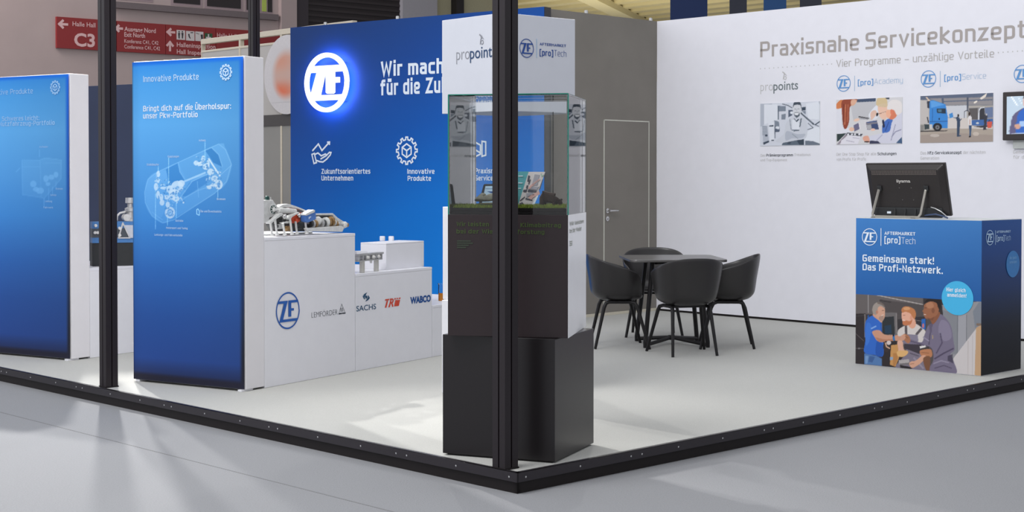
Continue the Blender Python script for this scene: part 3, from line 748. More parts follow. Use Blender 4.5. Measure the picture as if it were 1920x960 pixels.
I.poly((112, 108, 136), [(300, 480), (370, 445), (385, 530), (310, 568)]).poly((240, 232, 236), [(370, 445), (380, 440), (396, 528), (385, 532)]).ell((232, 190, 166), 275, 535, 36, 28).ell((236, 200, 178), 345, 405, 42, 20, -15)
I.line((44, 42, 50), [(372, 360), (510, 385)], 14).line((120, 118, 128), [(380, 380), (500, 400)], 6)
I.poly((226, 228, 236), [(510, 330), (640, 190), (640, 360), (560, 400)], sm=True).poly((214, 192, 150), [(612, 180), (640, 100), (740, 100), (770, 170), (720, 220), (640, 215)], sm=True).poly((226, 190, 172), [(540, 300), (600, 270), (620, 320), (560, 400), (540, 390)], sm=True).ell((36, 32, 36), 628, 330, 14, 26, 10)
I.poly((222, 218, 224), [(455, 430), (630, 400), (670, 550), (485, 550)]).poly((130, 128, 138), [(470, 436), (625, 408), (655, 540), (490, 545)]).poly((62, 78, 118), [(545, 465), (635, 455), (650, 530), (560, 540)]).line((70, 92, 140), [(490, 440), (620, 425)], 14).poly((176, 176, 180), [(480, 480), (540, 470), (550, 530), (495, 540)]).ell((236, 196, 176), 570, 540, 32, 18)
I.poly((72, 112, 190), [(700, 480), (780, 390), (860, 430), (820, 540), (760, 625), (710, 625)], sm=True).line((40, 66, 130), [(790, 430), (740, 560)], 9).poly((40, 44, 70), [(695, 410), (720, 395), (735, 500), (710, 520)])
I.poly((236, 196, 174), [(640, 210), (720, 180), (770, 200), (770, 330), (740, 400), (680, 380), (650, 320)], sm=True).poly((216, 194, 160), [(640, 215), (690, 180), (770, 185), (760, 225), (680, 225)], sm=True).line((110, 66, 50), [(650, 320), (690, 312)], 7).line((120, 90, 80), [(680, 310), (750, 290)], 4)
I.poly((220, 130, 98), [(770, 290), (840, 250), (900, 340), (840, 400), (790, 380)], sm=True).poly((232, 226, 224), [(765, 250), (790, 160), (860, 125), (950, 150), (975, 240), (960, 310), (900, 335), (860, 270), (800, 265)], sm=True).poly((240, 180, 150), [(752, 290), (790, 262), (830, 290), (800, 375), (765, 370)], sm=True).ell((226, 130, 100), 828, 295, 18, 38)
I.poly((212, 212, 226), [(840, 420), (960, 310), (980, 320), (978, 600), (900, 720), (700, 730), (560, 720), (510, 640), (700, 590), (800, 560)], sm=True).line((160, 160, 184), [(880, 470), (820, 690)], 12).line((150, 150, 176), [(960, 540), (880, 570), (830, 640)], 14).line((170, 170, 194), [(700, 610), (620, 690)], 10).poly((70, 96, 130), [(890, 725), (970, 640), (978, 735)])
I.poly((226, 168, 146), [(435, 640), (500, 625), (525, 690), (510, 720), (440, 690)], sm=True).poly((60, 62, 88), [(530, 690), (640, 700), (680, 735), (520, 735)]).ell((50, 36, 40), 485, 708, 36, 10)
I.blur(1)
rc = rect_of(WW, 1568.8, 186.5, 1692.5, 182.6, 271, 269.5)
tag(picture('wall_picture', WW, *rc, 124, 86, by_pixel(WW, I), M_print, None, off=.006, thick=.006), 'colour picture of a training group bent over laptops on the white wall', 'picture')
# 3: lorry workshop
I = Ink(1722, 168, 1866, 274, (178, 172, 164), 4, (1715, 160), 6.859)
I.poly((128, 130, 138), [(75, 130), (1015, 85), (1015, 260), (75, 260)]).poly((96, 106, 128), [(75, 140), (1015, 95), (1015, 145), (75, 185)]).poly((150, 146, 148), [(190, 170), (1000, 150), (1000, 250), (400, 250)]).line((100, 110, 130), [(360, 210), (1000, 185)], 16).poly((88, 98, 118), [(350, 170), (375, 168), (378, 250), (352, 250)]).poly((84, 90, 106), [(670, 155), (695, 155), (695, 330), (672, 330)])
I.poly((232, 222, 210), [(840, 165), (935, 95), (915, 150), (860, 185)]).ell((240, 230, 216), 785, 215, 26, 12, -30).poly((226, 200, 176), [(140, 150), (160, 150), (205, 200), (180, 200)])
I.poly((206, 208, 214), [(400, 265), (670, 255), (670, 420), (480, 430), (420, 400)]).poly((212, 204, 198), [(420, 420), (1000, 420), (1005, 590), (420, 560)])
I.poly((176, 164, 152), [(75, 590), (430, 555), (1015, 560), (1015, 740), (75, 742)]).poly((160, 146, 138), [(75, 640), (500, 610), (1015, 640), (1015, 742), (75, 742)], .7)
I.ell((206, 196, 188), 260, 645, 60, 20, 0, .7).ell((212, 200, 188), 790, 625, 40, 26, 0, .7)
I.poly((196, 190, 186), [(75, 190), (180, 195), (185, 500), (75, 500)]).poly((60, 62, 74), [(160, 205), (195, 200), (200, 300), (165, 290)]).line((50, 50, 60), [(165, 410), (180, 480)], 14)
I.poly((64, 138, 212), [(195, 200), (240, 190), (400, 245), (415, 330), (428, 400), (425, 552), (340, 550), (300, 480), (235, 545), (190, 530)]).poly((96, 162, 226), [(205, 200), (250, 200), (390, 250), (300, 268), (215, 290)]).poly((52, 108, 176), [(190, 460), (425, 455), (425, 470), (190, 476)]).line((44, 96, 160), [(232, 300), (230, 460)], 7)
I.poly((44, 60, 78), [(285, 300), (400, 298), (405, 365), (290, 355)]).poly((84, 120, 140), [(300, 310), (350, 308), (350, 345), (305, 345)]).ell((30, 40, 60), 318, 432, 9, 12)
I.poly((60, 58, 62), [(75, 585), (430, 580), (400, 592), (75, 600)]).ell((40, 40, 44), 295, 535, 58, 52).ell((126, 128, 132), 295, 540, 28, 28).ell((70, 70, 74), 295, 540, 12, 12).poly((60, 72, 76), [(125, 500), (190, 500), (190, 560), (130, 570)]).poly((206, 204, 200), [(190, 500), (228, 500), (228, 565), (195, 565)]).poly((140, 138, 134), [(75, 510), (120, 510), (120, 580), (75, 588)])
I.poly((70, 140, 206), [(445, 370), (490, 350), (500, 410), (450, 425)])
I.poly((150, 148, 150), [(690, 290), (1010, 275), (1010, 530), (740, 520), (690, 440)]).poly((96, 92, 92), [(700, 300), (815, 290), (810, 440), (735, 440)]).poly((60, 60, 66), [(835, 300), (900, 290), (905, 450), (835, 440)]).poly((110, 126, 160), [(905, 290), (1010, 280), (1010, 410), (915, 420)]).poly((70, 108, 168), [(735, 450), (1010, 430), (1010, 500), (870, 520), (740, 515)]).line((226, 230, 236), [(825, 440), (832, 320), (850, 290), (900, 285)], 12).ell((200, 206, 210), 810, 487, 20, 14).poly((54, 54, 60), [(760, 530), (1000, 510), (960, 530), (860, 545)])
I.line((40, 44, 56), [(640, 420), (642, 340), (660, 325), (690, 330), (704, 350)], 7)
I.poly((60, 76, 100), [(530, 415), (560, 400), (585, 430), (585, 520), (575, 640), (600, 645), (598, 655), (545, 660), (545, 540), (548, 470)]).ell((44, 36, 34), 562, 388, 11, 20).line((60, 76, 100), [(570, 470), (605, 430)], 10).line((60, 76, 100), [(535, 420), (500, 415)], 8)
I.poly((226, 222, 222), [(690, 410), (715, 385), (735, 410), (735, 515), (690, 510)]).poly((64, 88, 120), [(698, 512), (735, 515), (730, 590), (725, 655), (708, 655), (705, 590)]).ell((60, 42, 36), 706, 368, 12, 24).line((190, 140, 116), [(712, 440), (712, 500)], 11).poly((44, 40, 44), [(700, 650), (730, 650), (720, 668), (702, 668)])
I.poly((62, 62, 72), [(890, 390), (920, 360), (940, 400), (925, 480), (920, 560), (935, 570), (880, 575), (895, 500)]).poly((214, 96, 80), [(930, 470), (1000, 465), (990, 545), (940, 550)]).line((80, 50, 46), [(955, 465), (960, 450), (975, 455)], 9).ell((200, 196, 196), 925, 375, 10, 14)
I.blur(1)
rc = rect_of(WW, 1726.2, 180, 1862.8, 174.2, 268, 265.5)
tag(picture('wall_picture', WW, *rc, 136, 92, by_pixel(WW, I), M_print, None, off=.006, thick=.006), 'colour picture of a blue lorry and mechanics in a workshop on the white wall', 'picture')
# wall screen at the right end of the row
u0, z1 = WW.uv(1887.5, 173.5); _, z0 = WW.uv(1888, 263.5)
tv = root('wall_screen', WW.P(u0+.42, z0, 0), 'black-framed flat screen on the white wall, next to the blue lorry picture', 'screen')
b = MB(); fw = .05; b.pbox(WW, u0, u0+.9, z0, z1, .075, .02)
bevel(b.build('screen_housing', mat('black_screen_bezel', (52, 46, 46), .4), tv), .008)
I = Ink(1890, 160, 2010, 270, (176, 192, 206), 3, (1715, 160), 6.859)
I.line((236, 240, 244), [(1240, 140), (1320, 260)], 14).line((220, 230, 236), [(1330, 150), (1380, 240)], 8)
I.poly((90, 86, 116), [(1240, 480), (1270, 380), (1380, 300), (1440, 290), (1560, 330), (1600, 600), (1240, 640)], sm=True).poly((46, 92, 172), [(1320, 400), (1370, 320), (1440, 290), (1540, 330), (1560, 640), (1320, 640)], sm=True).poly((150, 178, 214), [(1345, 460), (1520, 450), (1520, 520), (1350, 530)]).poly((190, 146, 126), [(1290, 505), (1350, 500), (1350, 560), (1300, 555)], sm=True).ell((206, 160, 138), 1450, 210, 60, 80).poly((176, 186, 200), [(1240, 620), (1600, 590), (1600, 680), (1240, 680)], .8).poly((60, 50, 46), [(1390, 170), (1420, 120), (1490, 120), (1510, 180), (1450, 150)], sm=True)
I.blur(1)
picture('screen_image', WW, u0+.042, u0+.858, z0+.055, z1-.042, 70, 50, by_pixel(WW, I, .077), print_mat('lit_screen', .25, .2), tv, off=.0765)
b = MB(); b.pbox(WW, u0+.35, u0+.55, z0+.05, z1-.05, .02, .0); b.build('wall_bracket', M_dark, tv)
b = MB(); b.pbox(WW, u0+.08, u0+.72, z0-.075, z0-.0, .03, 0); b.build('cable_cover', mat('pale_grey_plastic', (186, 190, 188), .5), tv)
# ================================================================== lightbox panels and stepped counter
M_box_side = mat('white_panel_side', (218, 216, 219), .5, var=.012, scale=10, spec=.3)
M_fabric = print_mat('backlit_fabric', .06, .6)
C0 = G(458.8, 734.6); PF = Plane(G(251.9, 714), -31.4)
WPF = (C0-PF.p).dot(PF.d)
PF = Plane(C0, -31.4)                    # panel front, u runs from -WPF to 0
PS = Plane(C0, 59.4)                     # side of the panel and front of the counter
HP = 2.322
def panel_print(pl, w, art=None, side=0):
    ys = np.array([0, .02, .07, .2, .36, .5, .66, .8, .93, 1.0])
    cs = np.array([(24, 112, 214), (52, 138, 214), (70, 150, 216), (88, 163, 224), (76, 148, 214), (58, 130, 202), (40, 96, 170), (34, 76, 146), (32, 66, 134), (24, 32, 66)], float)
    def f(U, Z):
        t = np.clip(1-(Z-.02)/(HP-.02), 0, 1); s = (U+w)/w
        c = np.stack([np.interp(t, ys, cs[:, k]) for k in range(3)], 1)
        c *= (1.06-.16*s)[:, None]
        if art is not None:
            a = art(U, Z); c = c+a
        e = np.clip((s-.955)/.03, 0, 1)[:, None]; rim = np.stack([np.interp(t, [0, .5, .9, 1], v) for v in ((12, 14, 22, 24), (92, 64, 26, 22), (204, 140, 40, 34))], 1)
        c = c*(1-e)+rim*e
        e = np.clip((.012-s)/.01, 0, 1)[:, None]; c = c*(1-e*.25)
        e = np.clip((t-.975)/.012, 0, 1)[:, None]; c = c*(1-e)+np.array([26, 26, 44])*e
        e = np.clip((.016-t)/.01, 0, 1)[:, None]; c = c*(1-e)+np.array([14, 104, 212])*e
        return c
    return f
def lightbox(pl, ps, w, depth, art, label, nu, nz):
    r = root('lightbox_panel', pl.P(-w/2, 0, -depth/2), label, 'display panel', 'blue lightbox panels')
    b = MB(); b.hexa([pl.P(-w, .012, -.012), pl.P(0, .012, -.012), ps.P(depth, .012, 0), pl.P(-w, .012, 0)+ps.d*depth], [pl.P(-w, HP, -.012), pl.P(0, HP, -.012), ps.P(depth, HP, 0), pl.P(-w, HP, 0)+ps.d*depth])
    bevel(b.build('panel_frame', M_box_side, r), .004)
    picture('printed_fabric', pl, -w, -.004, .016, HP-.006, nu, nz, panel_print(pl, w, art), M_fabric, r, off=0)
    b = MB(); b.pbox(pl, -.045, -.012, .0, .014, .02, -.10); b.pbox(pl, -w+.02, -w+.06, .0, .014, .0, -.10); each(b, 'levelling_foot', M_white, r)
    return r
# car drawing: ghosted body with bright running gear
S4 = dict(org=(0, 240), k=4.0)
I = Ink(255, 255, 450, 430, (100, 100, 100), 3, **S4)
B = (132, 132, 132)
I.poly((118, 116, 112), [(1085, 480), (1110, 380), (1180, 330), (1340, 255), (1640, 120), (1690, 150), (1735, 260), (1735, 300), (1700, 410), (1610, 490), (1300, 680), (1220, 712), (1150, 670), (1100, 600)], sm=True)
I.poly((126, 122, 116), [(1090, 480), (1120, 370), (1180, 330), (1250, 330), (1240, 470), (1250, 560), (1200, 680), (1120, 620)], .8, True)
I.poly((82, 86, 90), [(1245, 310), (1335, 262), (1350, 330), (1390, 390), (1270, 430)], .9).poly((76, 80, 84), [(1540, 170), (1590, 150), (1640, 200), (1665, 290), (1600, 260)], .9).poly((90, 92, 96), [(1380, 480), (1420, 410), (1560, 350), (1575, 400), (1400, 510), (1350, 520)], .8)
I.poly((114, 112, 108), [(1340, 258), (1540, 170), (1560, 350), (1400, 390)], .8)
for pts, w in (([(1085, 480), (1110, 385), (1180, 330), (1640, 120)], 5), ([(1640, 120), (1690, 160), (1735, 270), (1700, 400), (1610, 490)], 5), ([(1610, 490), (1300, 690), (1220, 712), (1140, 660), (1090, 560), (1085, 480)], 6), ([(1335, 260), (1350, 330), (1390, 395), (1560, 345)], 6), ([(1240, 470), (1300, 560), (1340, 540), (1440, 400), (1560, 345)], 7), ([(1590, 150), (1640, 200), (1668, 290)], 6), ([(1600, 400), (1735, 280)], 5), ([(1340, 550), (1480, 470), (1600, 430)], 5), ([(1480, 400), (1490, 520)], 4), ([(1140, 630), (1220, 690)], 4)): I.line((152, 142, 126), pts, w, .75)
W_ = (222, 176, 130); W2 = (176, 154, 128)
I.line(W2, [(1385, 400), (1540, 335)], 14)
for c in ((1187, 345, 14, 24), (1170, 440, 16, 28), (1185, 395, 12, 18), (1185, 500, 14, 30), (1215, 560, 18, 22), (1275, 460, 26, 30), (1330, 440, 46, 44), (1300, 500, 34, 40), (1360, 415, 26, 24), (1250, 520, 20, 16), (1320, 530, 26, 22), (1258, 575, 16, 22), (1275, 635, 38, 44), (1225, 450, 24, 10), (1210, 520, 14, 26)): I.ell(W_, *c[:4], 0, .85)
for c in ((1330, 450, 14, 14), (1300, 490, 10, 12), (1350, 470, 9, 12), (1285, 520, 10, 8), (1240, 460, 8, 6), (1320, 500, 10, 22), (1275, 635, 22, 28), (1190, 520, 5, 14)): I.ell((108, 102, 100), *c[:4], 0, .8)
I.ell(W2, 1275, 635, 14, 18)
for c in ((1525, 230, 14, 24), (1470, 262, 18, 18), (1500, 275, 20, 10), (1545, 290, 26, 24), (1580, 330, 26, 26), (1560, 270, 12, 30), (1610, 380, 26, 24), (1640, 425, 30, 36), (1570, 445, 18, 14), (1600, 430, 26, 10)): I.ell(W_, *c[:4], 0, .85)
I.line(W_, [(1565, 230), (1650, 360)], 11); I.line(W_, [(1480, 265), (1530, 250)], 12)
for c in ((1525, 232, 9, 14), (1560, 300, 8, 12), (1612, 378, 10, 10), (1590, 350, 8, 10), (1640, 425, 14, 18)): I.ell((110, 104, 102), *c[:4], 0, .8)
_r = random.Random(4)
for (x0, x1, y0, y1, n_) in ((1165, 1200, 330, 520, 26), (1205, 1390, 390, 560, 90), (1240, 1310, 570, 670, 20), (1460, 1560, 215, 300, 34), (1540, 1660, 300, 460, 60)):
    for _ in range(n_):
        x_, y_ = _r.uniform(x0, x1), _r.uniform(y0, y1)
        if (x_-x0)/(x1-x0) > .5 and y0 == 390 and y_ < 430: y_ += 60
        I.ell(_r.choice(((216, 172, 128), (206, 166, 126), (96, 92, 92), (88, 86, 88), (160, 140, 120))), x_, y_, _r.uniform(2, 8), _r.uniform(2, 7), _r.uniform(0, 180), .75)
I.line((220, 206, 170), [(1475, 612), (1475, 645), (1495, 655), (1495, 622), (1484, 606), (1475, 612)], 4)
for (x0, y0, x1, y1) in ((1538, 105, 1538, 240), (1265, 225, 1265, 420), (1187, 290, 1187, 320), (1634, 470, 1634, 520), (1322, 500, 1322, 680), (1256, 670, 1256, 730), (1166, 470, 1166, 790)):
    y = y0
    while y < y1: I.ell((225, 212, 176), x0, y, 2.6, 2.6); y += 9.5
I.blur(1)
bp = by_pixel(PF, I, 0)
def car_art(U, Z):
    a = bp(U, Z)-100.0
    return np.where(np.abs(a) < .5, 0, a)
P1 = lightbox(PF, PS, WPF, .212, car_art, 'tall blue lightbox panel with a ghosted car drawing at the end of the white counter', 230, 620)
wi = M_whiteink
pls = PF
lettering('headline_lettering', [tl(PF, 'Innovative Produkte', 269, 154, 373, 11.5, .012)], PF, M_paleblueink, P1)
lettering('headline_lettering', [tl(PF, 'Bringt dich auf die Überholspur:', 268.7, 209, 433.5, 10.5, .014), tl(PF, 'unser Pkw-Portfolio', 268.7, 222.5, 371, 10.5, .014)], PF, wi, P1)
sm = [('Achsen', 373, 265, 386), ('Kupplungen', 315, 295.3, 336), ('Stoßdämpfer', 275.5, 310.5, 298.5), ('Bremsen', 407, 375, 423), ('Öle und Ölwechselkits', 376, 398, 415.5), ('Getriebe', 329.5, 415.5, 344), ('Motorsport und Tuning', 312, 429, 352), ('Lenkungs- und Fahrwerksteile', 290, 441.8, 342.5)]
lettering('caption', [tl(PF, s, x, y, x1, 3.9, .012) for s, x, y, x1 in sm], PF, M_paleblueink, P1)
def panel_gear(pl, cx, cy, rp, par, m):
    u, z = pl.uv(cx, cy); r = pl.uv(cx, cy-rp)[1]-z
    marks('pictogram', pl, gear_icon(u, z, r, .0085), m, par, off=.0025)
panel_gear(PF, 424, 135.5, 14.5, P1, M_paleblueink)
# second panel, further left
C2 = G(132, 676.5); PF2 = Plane(C2, -31.4); PS2 = Plane(C2, 59.4)
I = Ink(-5, 270, 135, 405, (100, 100, 100), 3, (0, 240), 4.0)
for pts in ([(165, 240), (300, 240), (310, 520), (170, 500), (165, 240)], [(300, 240), (340, 225), (460, 240), (458, 380), (330, 530), (310, 520)], [(165, 290), (300, 290)], [(320, 260), (455, 262)], [(150, 300), (120, 330)]): I.line((122, 120, 114), pts, 6, .8)
I.poly((114, 112, 108), [(165, 240), (300, 240), (340, 225), (460, 240), (458, 380), (330, 530), (170, 500)], .6)
for c in ((250, 420, 24, 24), (345, 380, 20, 26), (385, 370, 22, 20), (420, 350, 18, 22), (300, 470, 30, 24), (360, 420, 18, 14), (270, 460, 24, 16)): I.ell((136, 132, 124), *c, 0, .7)
for (x, y0, y1) in ((296, 160, 220), (330, 530, 590), (365, 450, 545), (395, 440, 500), (420, 400, 450)): I.line((134, 130, 122), [(x, y0), (x, y1)], 3)
I.blur(2); bp2 = by_pixel(PF2, I, 0)
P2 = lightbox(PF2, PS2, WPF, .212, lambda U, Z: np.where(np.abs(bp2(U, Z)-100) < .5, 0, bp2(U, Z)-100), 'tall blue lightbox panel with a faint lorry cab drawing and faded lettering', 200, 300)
Mp2 = mat('faint_white_print', (150, 194, 236), .6, var=.01)
lettering('headline_lettering', [tl(PF2, 'Innovative Produkte', -31, 179, 62, 9.5, .004)], PF2, Mp2, P2)
lettering('headline_lettering', [tl(PF2, 'Schweres leicht:', 4, 227, 74, 8.5, .014), tl(PF2, 'unser Nutzfahrzeug-Portfolio', -28, 237.5, 103, 8.5, .014)], PF2, Mp2, P2)
panel_gear(PF2, 104, 164, 12.5, P2, Mp2)
lettering('caption', [tl(PF2, 'Achsen', 74, 277, 90, 3.6, .01), tl(PF2, 'Bremsen', 105, 355.5, 118, 3.6, .01), tl(PF2, 'Getriebe', 95, 367.3, 106, 3.6, .01), tl(PF2, 'Lenkung', 85, 379, 98, 3.6, .01), tl(PF2, 'Fahrwerk', 82, 390.6, 100, 3.6, .01)], PF2, Mp2, P2)

# ---- stepped white counter (three units side by side)
CD = .86
def counter_unit(ps, u0, u1, h, label, depth=CD, grp='white counter units'):
    r = root('counter_unit', ps.P((u0+u1)/2, 0, -depth/2), label, 'counter', grp)
    b = MB(); b.pbox(ps, u0+.0015, u1-.0015, 0, h-.022, 0, -depth); bevel(b.build('carcass', M_white, r), .002)
    b = MB(); b.pbox(ps, u0, u1, h-.0215, h, .001, -depth); bevel(b.build('counter_top', M_white2, r), .002)
    return r
U1 = counter_unit(PS, .2125, 1.278, 1.057, 'tallest white counter step, carrying the cutaway gearbox and two logos')
U2 = counter_unit(PS, 1.281, 2.336, .744, 'middle white counter step with the white plinth box and three brand logos')
U3 = counter_unit(PS, 2.339, 3.35, .4255, 'lowest white counter step behind the display towers, carrying the oil beaker')
u, z = PS.uv(539.3, 582.3); r_ = (PS.uv(539.3, 547.5)[1]-PS.uv(539.3, 617)[1])/2
marks('logo', PS, zf_logo(u, z, r_), M_navy, U1)
lettering('wordmark', [tl(PS, HUM+'LEMFÖRDER', 584, 596, 632.5, 9.6, -.018)], PS, M_ink, U1)
tri = [PS.uv(*p) for p in ((635, 588.5), (640.5, 570), (647, 587))]
marks('wordmark_triangle', PS, stroke([tri[0], tri[1], tri[2]], .003)+stroke([tri[0], PS.uv(640, 587.7)], .009)+stroke([PS.uv(641.5, 587.4), tri[2]], .009)+stroke([PS.uv(639, 578), PS.uv(639.3, 584)], .006)+stroke([PS.uv(642, 577.5), PS.uv(642.2, 583.6)], .006), M_ink, U1)
lettering('wordmark', [tl(PS, HUM+'SACHS', 667.8, 584, 704.8, 10.2, .008)], PS, mat('dark_teal_print', (30, 76, 108), .5, var=.01), U2)
k7 = 5.645
def s7(pts): return [PS.uv(640+x/k7, 420+y/k7) for x, y in pts]
marks('wordmark_emblem', PS, [s7([(272, 722), (240, 742), (224, 768), (236, 790), (252, 800), (244, 776), (252, 750)]), s7([(250, 824), (282, 806), (300, 784), (290, 762), (276, 752), (280, 776), (272, 800)]), [PS.uv(640+262/k7+2.2*math.cos(t*PI/6), 420+773/k7+3.0*math.sin(t*PI/6)) for t in range(12)]], mat('dark_teal_print', (30, 76, 108)), U2)
lettering('wordmark', [], PS, M_red, U2) if False else None
trw = [s7([(464, 796), (508, 791), (504, 806), (460, 812)]), s7([(478, 812), (494, 810), (476, 884), (458, 887)]),
       s7([(514, 790), (545, 787), (538, 802), (510, 806)]), s7([(518, 806), (530, 804), (512, 880), (494, 883)]), s7([(540, 790), (554, 800), (548, 830), (534, 842), (520, 842), (522, 830), (536, 824), (540, 806)]), s7([(528, 842), (542, 840), (550, 872), (536, 878)]),
       s7([(560, 786), (576, 784), (573, 798), (557, 800)]), s7([(584, 783), (600, 781), (597, 795), (581, 797)]), s7([(608, 780), (626, 778), (623, 792), (605, 794)]),
       s7([(570, 806), (584, 804), (574, 870), (556, 873)]), s7([(584, 806), (598, 804), (590, 868), (574, 871)]), s7([(600, 804), (620, 801), (606, 866), (590, 869)])]
marks('wordmark', PS, trw, M_red, U2)
lettering('wordmark', [tl(PS, HUM+'WABCO', 769, 569.5, 807.5, 13.2, .05)], PS, mat('wabco_blue' if False else 'strong_blue_print', (14, 74, 142), .5, var=.01), U2)
# white plinth box and its two caps on the middle step
q = G(724, 506, .744); pr = Plane(q, 59.4); plf = Plane(q, -31.4)
wr = pr.uv(795, 480)[0]; wl = -plf.uv(676, 480)[0]; hb = pr.uv(724, 456)[1]-.744
bx = root('plinth_box', q+pr.d*wr/2-plf.d*wl/2, 'white plinth box on the middle counter step with two small white caps', 'box')
b = MB(); b.hexa([q, q+pr.d*wr, q+pr.d*wr-plf.d*wl, q-plf.d*wl], [v+up*(hb-.012) for v in (q, q+pr.d*wr, q+pr.d*wr-plf.d*wl, q-plf.d*wl)]); bevel(b.build('box_body', M_white, bx), .003)
b = MB(); b.hexa([v+up*(hb-.0115) for v in (q, q+pr.d*wr, q+pr.d*wr-plf.d*wl, q-plf.d*wl)], [v+up*hb for v in (q, q+pr.d*wr, q+pr.d*wr-plf.d*wl, q-plf.d*wl)]); bevel(b.build('lid', M_white2, bx), .003)
for (px, lab) in ((727.2, 'small white cap on the plinth box lid, nearer the cutaway gearbox'), (743.8, 'small white cap on the plinth box lid, nearer the display towers')):
    c = G(px, 452, .744+hb); c = c+Vector((-.05, .06, 0))
    b = MB(); b.lathe(c, up, [(0, .021), (.005, .0225), (.034, .0225), (.038, .019)], 20)
    tag(b.build('white_cap', M_white2, None, smooth=True), lab, 'cap', 'white caps on the plinth box')
# aluminium rail on two posts, middle step
a, c = G(679, 511.5, .744), G(705.5, 508.5, .744); ax = (c-a).normalized(); ng = Vector((ax.y, -ax.x, 0))
rl = root('rail_exhibit', (a+c)/2, 'grey cast aluminium rail part on two slim posts, beside the white plinth box', 'car part')
for p in (a, c):
    b = MB(); b.box(p, .034, .03, .10, math.atan2(ax.y, ax.x)); bevel(b.build('post', mat('pale_metal_post', (200, 198, 190), .4, metal=.3), rl), .003)
zr = .744+.095
b = MB()
def fr(s, d, z): return a+ax*s+ng*d+up*z
Lr = (c-a).length
for (s0, s1, z0, z1, d) in ((-.10, Lr+.07, .135, .15, .03), (-.10, Lr+.06, .09, .10, .025)):
    b.hexa([fr(s0, d, z0), fr(s1, d, z0), fr(s1, -d, z0), fr(s0, -d, z0)], [fr(s0, d, z1), fr(s1, d, z1), fr(s1, -d, z1), fr(s0, -d, z1)])
for s in (-.09, -.03, .02, .07, Lr*.5, Lr-.05, Lr, Lr+.045): b.hexa([fr(s, .026, .10), fr(s+.012, .026, .10), fr(s+.012, -.02, .10), fr(s, -.02, .10)], [fr(s, .026, .136), fr(s+.012, .026, .136), fr(s+.012, -.02, .136), fr(s, -.02, .136)])
bevel(b.build('cast_rail', M_silver, rl), .003)
b = MB()
for s in (.03, Lr*.55, Lr-.02): b.lathe(fr(s, .028, .118), ng, [(0, .014), (.012, .014), (.013, .007), (.02, .007)], 14)
b.lathe(fr(Lr*.62, .0, .068), up, [(0, .008), (.022, .012)], 12)
each(b, 'bolt_boss', M_silver2, rl, smooth=True)
b = MB(); b.hexa([fr(-.12, .03, .15), fr(.06, .03, .15), fr(.06, -.03, .15), fr(-.12, -.03, .15)], [fr(-.12, .02, .175), fr(.03, .02, .17), fr(.03, -.02, .17), fr(-.12, -.02, .175)]); bevel(b.build('cover_plate', M_white2, rl), .004)

# ---- cutaway gearbox on the tallest step
e1 = PS.d; e2 = -PS.n
KG = 8.725
def gq(x, y, v):
    """traced point (480, 360 crop) on the plane v behind the counter front"""
    u_, z_ = PS.off(-v).uv(480+x/KG, 360+y/KG); q_ = PS.P(u_, z_, -v); q_.z = max(q_.z, 1.0575); return q_
gb = root('cutaway_gearbox', G(575, 436, 1.057), 'silver cutaway gearbox model with orange clutch and blue control box on the tallest step', 'gearbox model')
M_gw = mat('bright_cast_metal', (206, 207, 205), .42, metal=.15, var=.1, scale=40, bump=.1)
M_gd = mat('dark_steel_interior', (74, 76, 76), .4, metal=.4, var=.2, scale=30)  # dark grey steel for rear casing, bearings and a gear
def gpoly(name, pts, v, dep, m, bev=.002, par=None):
    b = MB(); b.prism([gq(x, y, v) for x, y in pts], e2*dep); o = b.build(name, m, par or gb)
    if bev: bevel(o, bev)
    return o
def gdisc(name, x, y, v, r, w, m, ax=None, par=None):
    """flat wheel of radius r (traced units)"""
    rr = r/KG/257; b = MB(); b.lathe(gq(x, y, v)-(ax or e1)*w/2, ax or e1, [(0, rr*.75), (.003, rr), (w-.003, rr), (w, rr*.75)], 22); return b.build(name, m, par or gb, smooth=True)
c_ = G(541, 439.3, 1.0572); b = MB(); b.prism([c_+e1*(.29*math.copysign(abs(math.cos(t))**.5, math.cos(t)))+e2*(.035+.075*math.copysign(abs(math.sin(t))**.6, math.sin(t))) for t in [2*PI*k/40 for k in range(40)]], up*.010)
bevel(b.build('base_plate', mat('pale_grey_base', (196, 199, 199), .4), gb), .003)
gpoly('rear_casing', [(230, 330), (420, 250), (640, 270), (820, 330), (990, 360), (990, 600), (850, 645), (300, 640), (230, 540)], .24, .04, M_gd)
# bell housing with its spoked hub, half hidden by the panel
gpoly('bell_housing', [(60, 140), (280, 128), (300, 160), (330, 200), (365, 262), (350, 330), (300, 395), (225, 425), (215, 500), (60, 520)], .13, .08, M_gw, .006)
gdisc('flange_ring', 285, 285, .125, 92, .02, M_gw, -e2)
hubo = gdisc('spoked_hub', 285, 285, .115, 68, .012, M_green2, -e2)
b = MB(); c0_ = gq(285, 285, .105)
for k in range(7):
    t = 2*PI*k/7; r0 = e1*math.cos(t)+up*math.sin(t); b.tube([c0_+r0*.006, c0_+r0*.027], .0035, 6)
b.lathe(c0_, -e2, [(0, .012), (.02, .010)], 14); each(b, 'spoke', M_gw, hubo)
b = MB(); b.tube([gq(310, 292, .09), gq(360, 296, .09), gq(365, 298, .09), gq(640, 314, .09)], [.010, .010, .020, .018], 14); b.build('input_shaft', M_gw, gb, smooth=True)
b = MB(); b.lathe(gq(182, 128, .16), up, [(0, .016), (.025, .014), (.028, .009)], 14); b.build('breather_cap', M_green2, gb, smooth=True)
b = MB(); b.lathe(gq(232, 140, .15), up, [(0, .007), (.024, .007)], 10); b.build('breather_pipe', M_gw, gb, smooth=True)
gpoly('casing_rib', [(375, 245), (440, 205), (520, 194), (600, 213), (700, 248), (800, 290), (870, 325), (852, 350), (760, 304), (660, 268), (560, 252), (460, 248), (400, 268)], .11, .05, M_gw, .003)
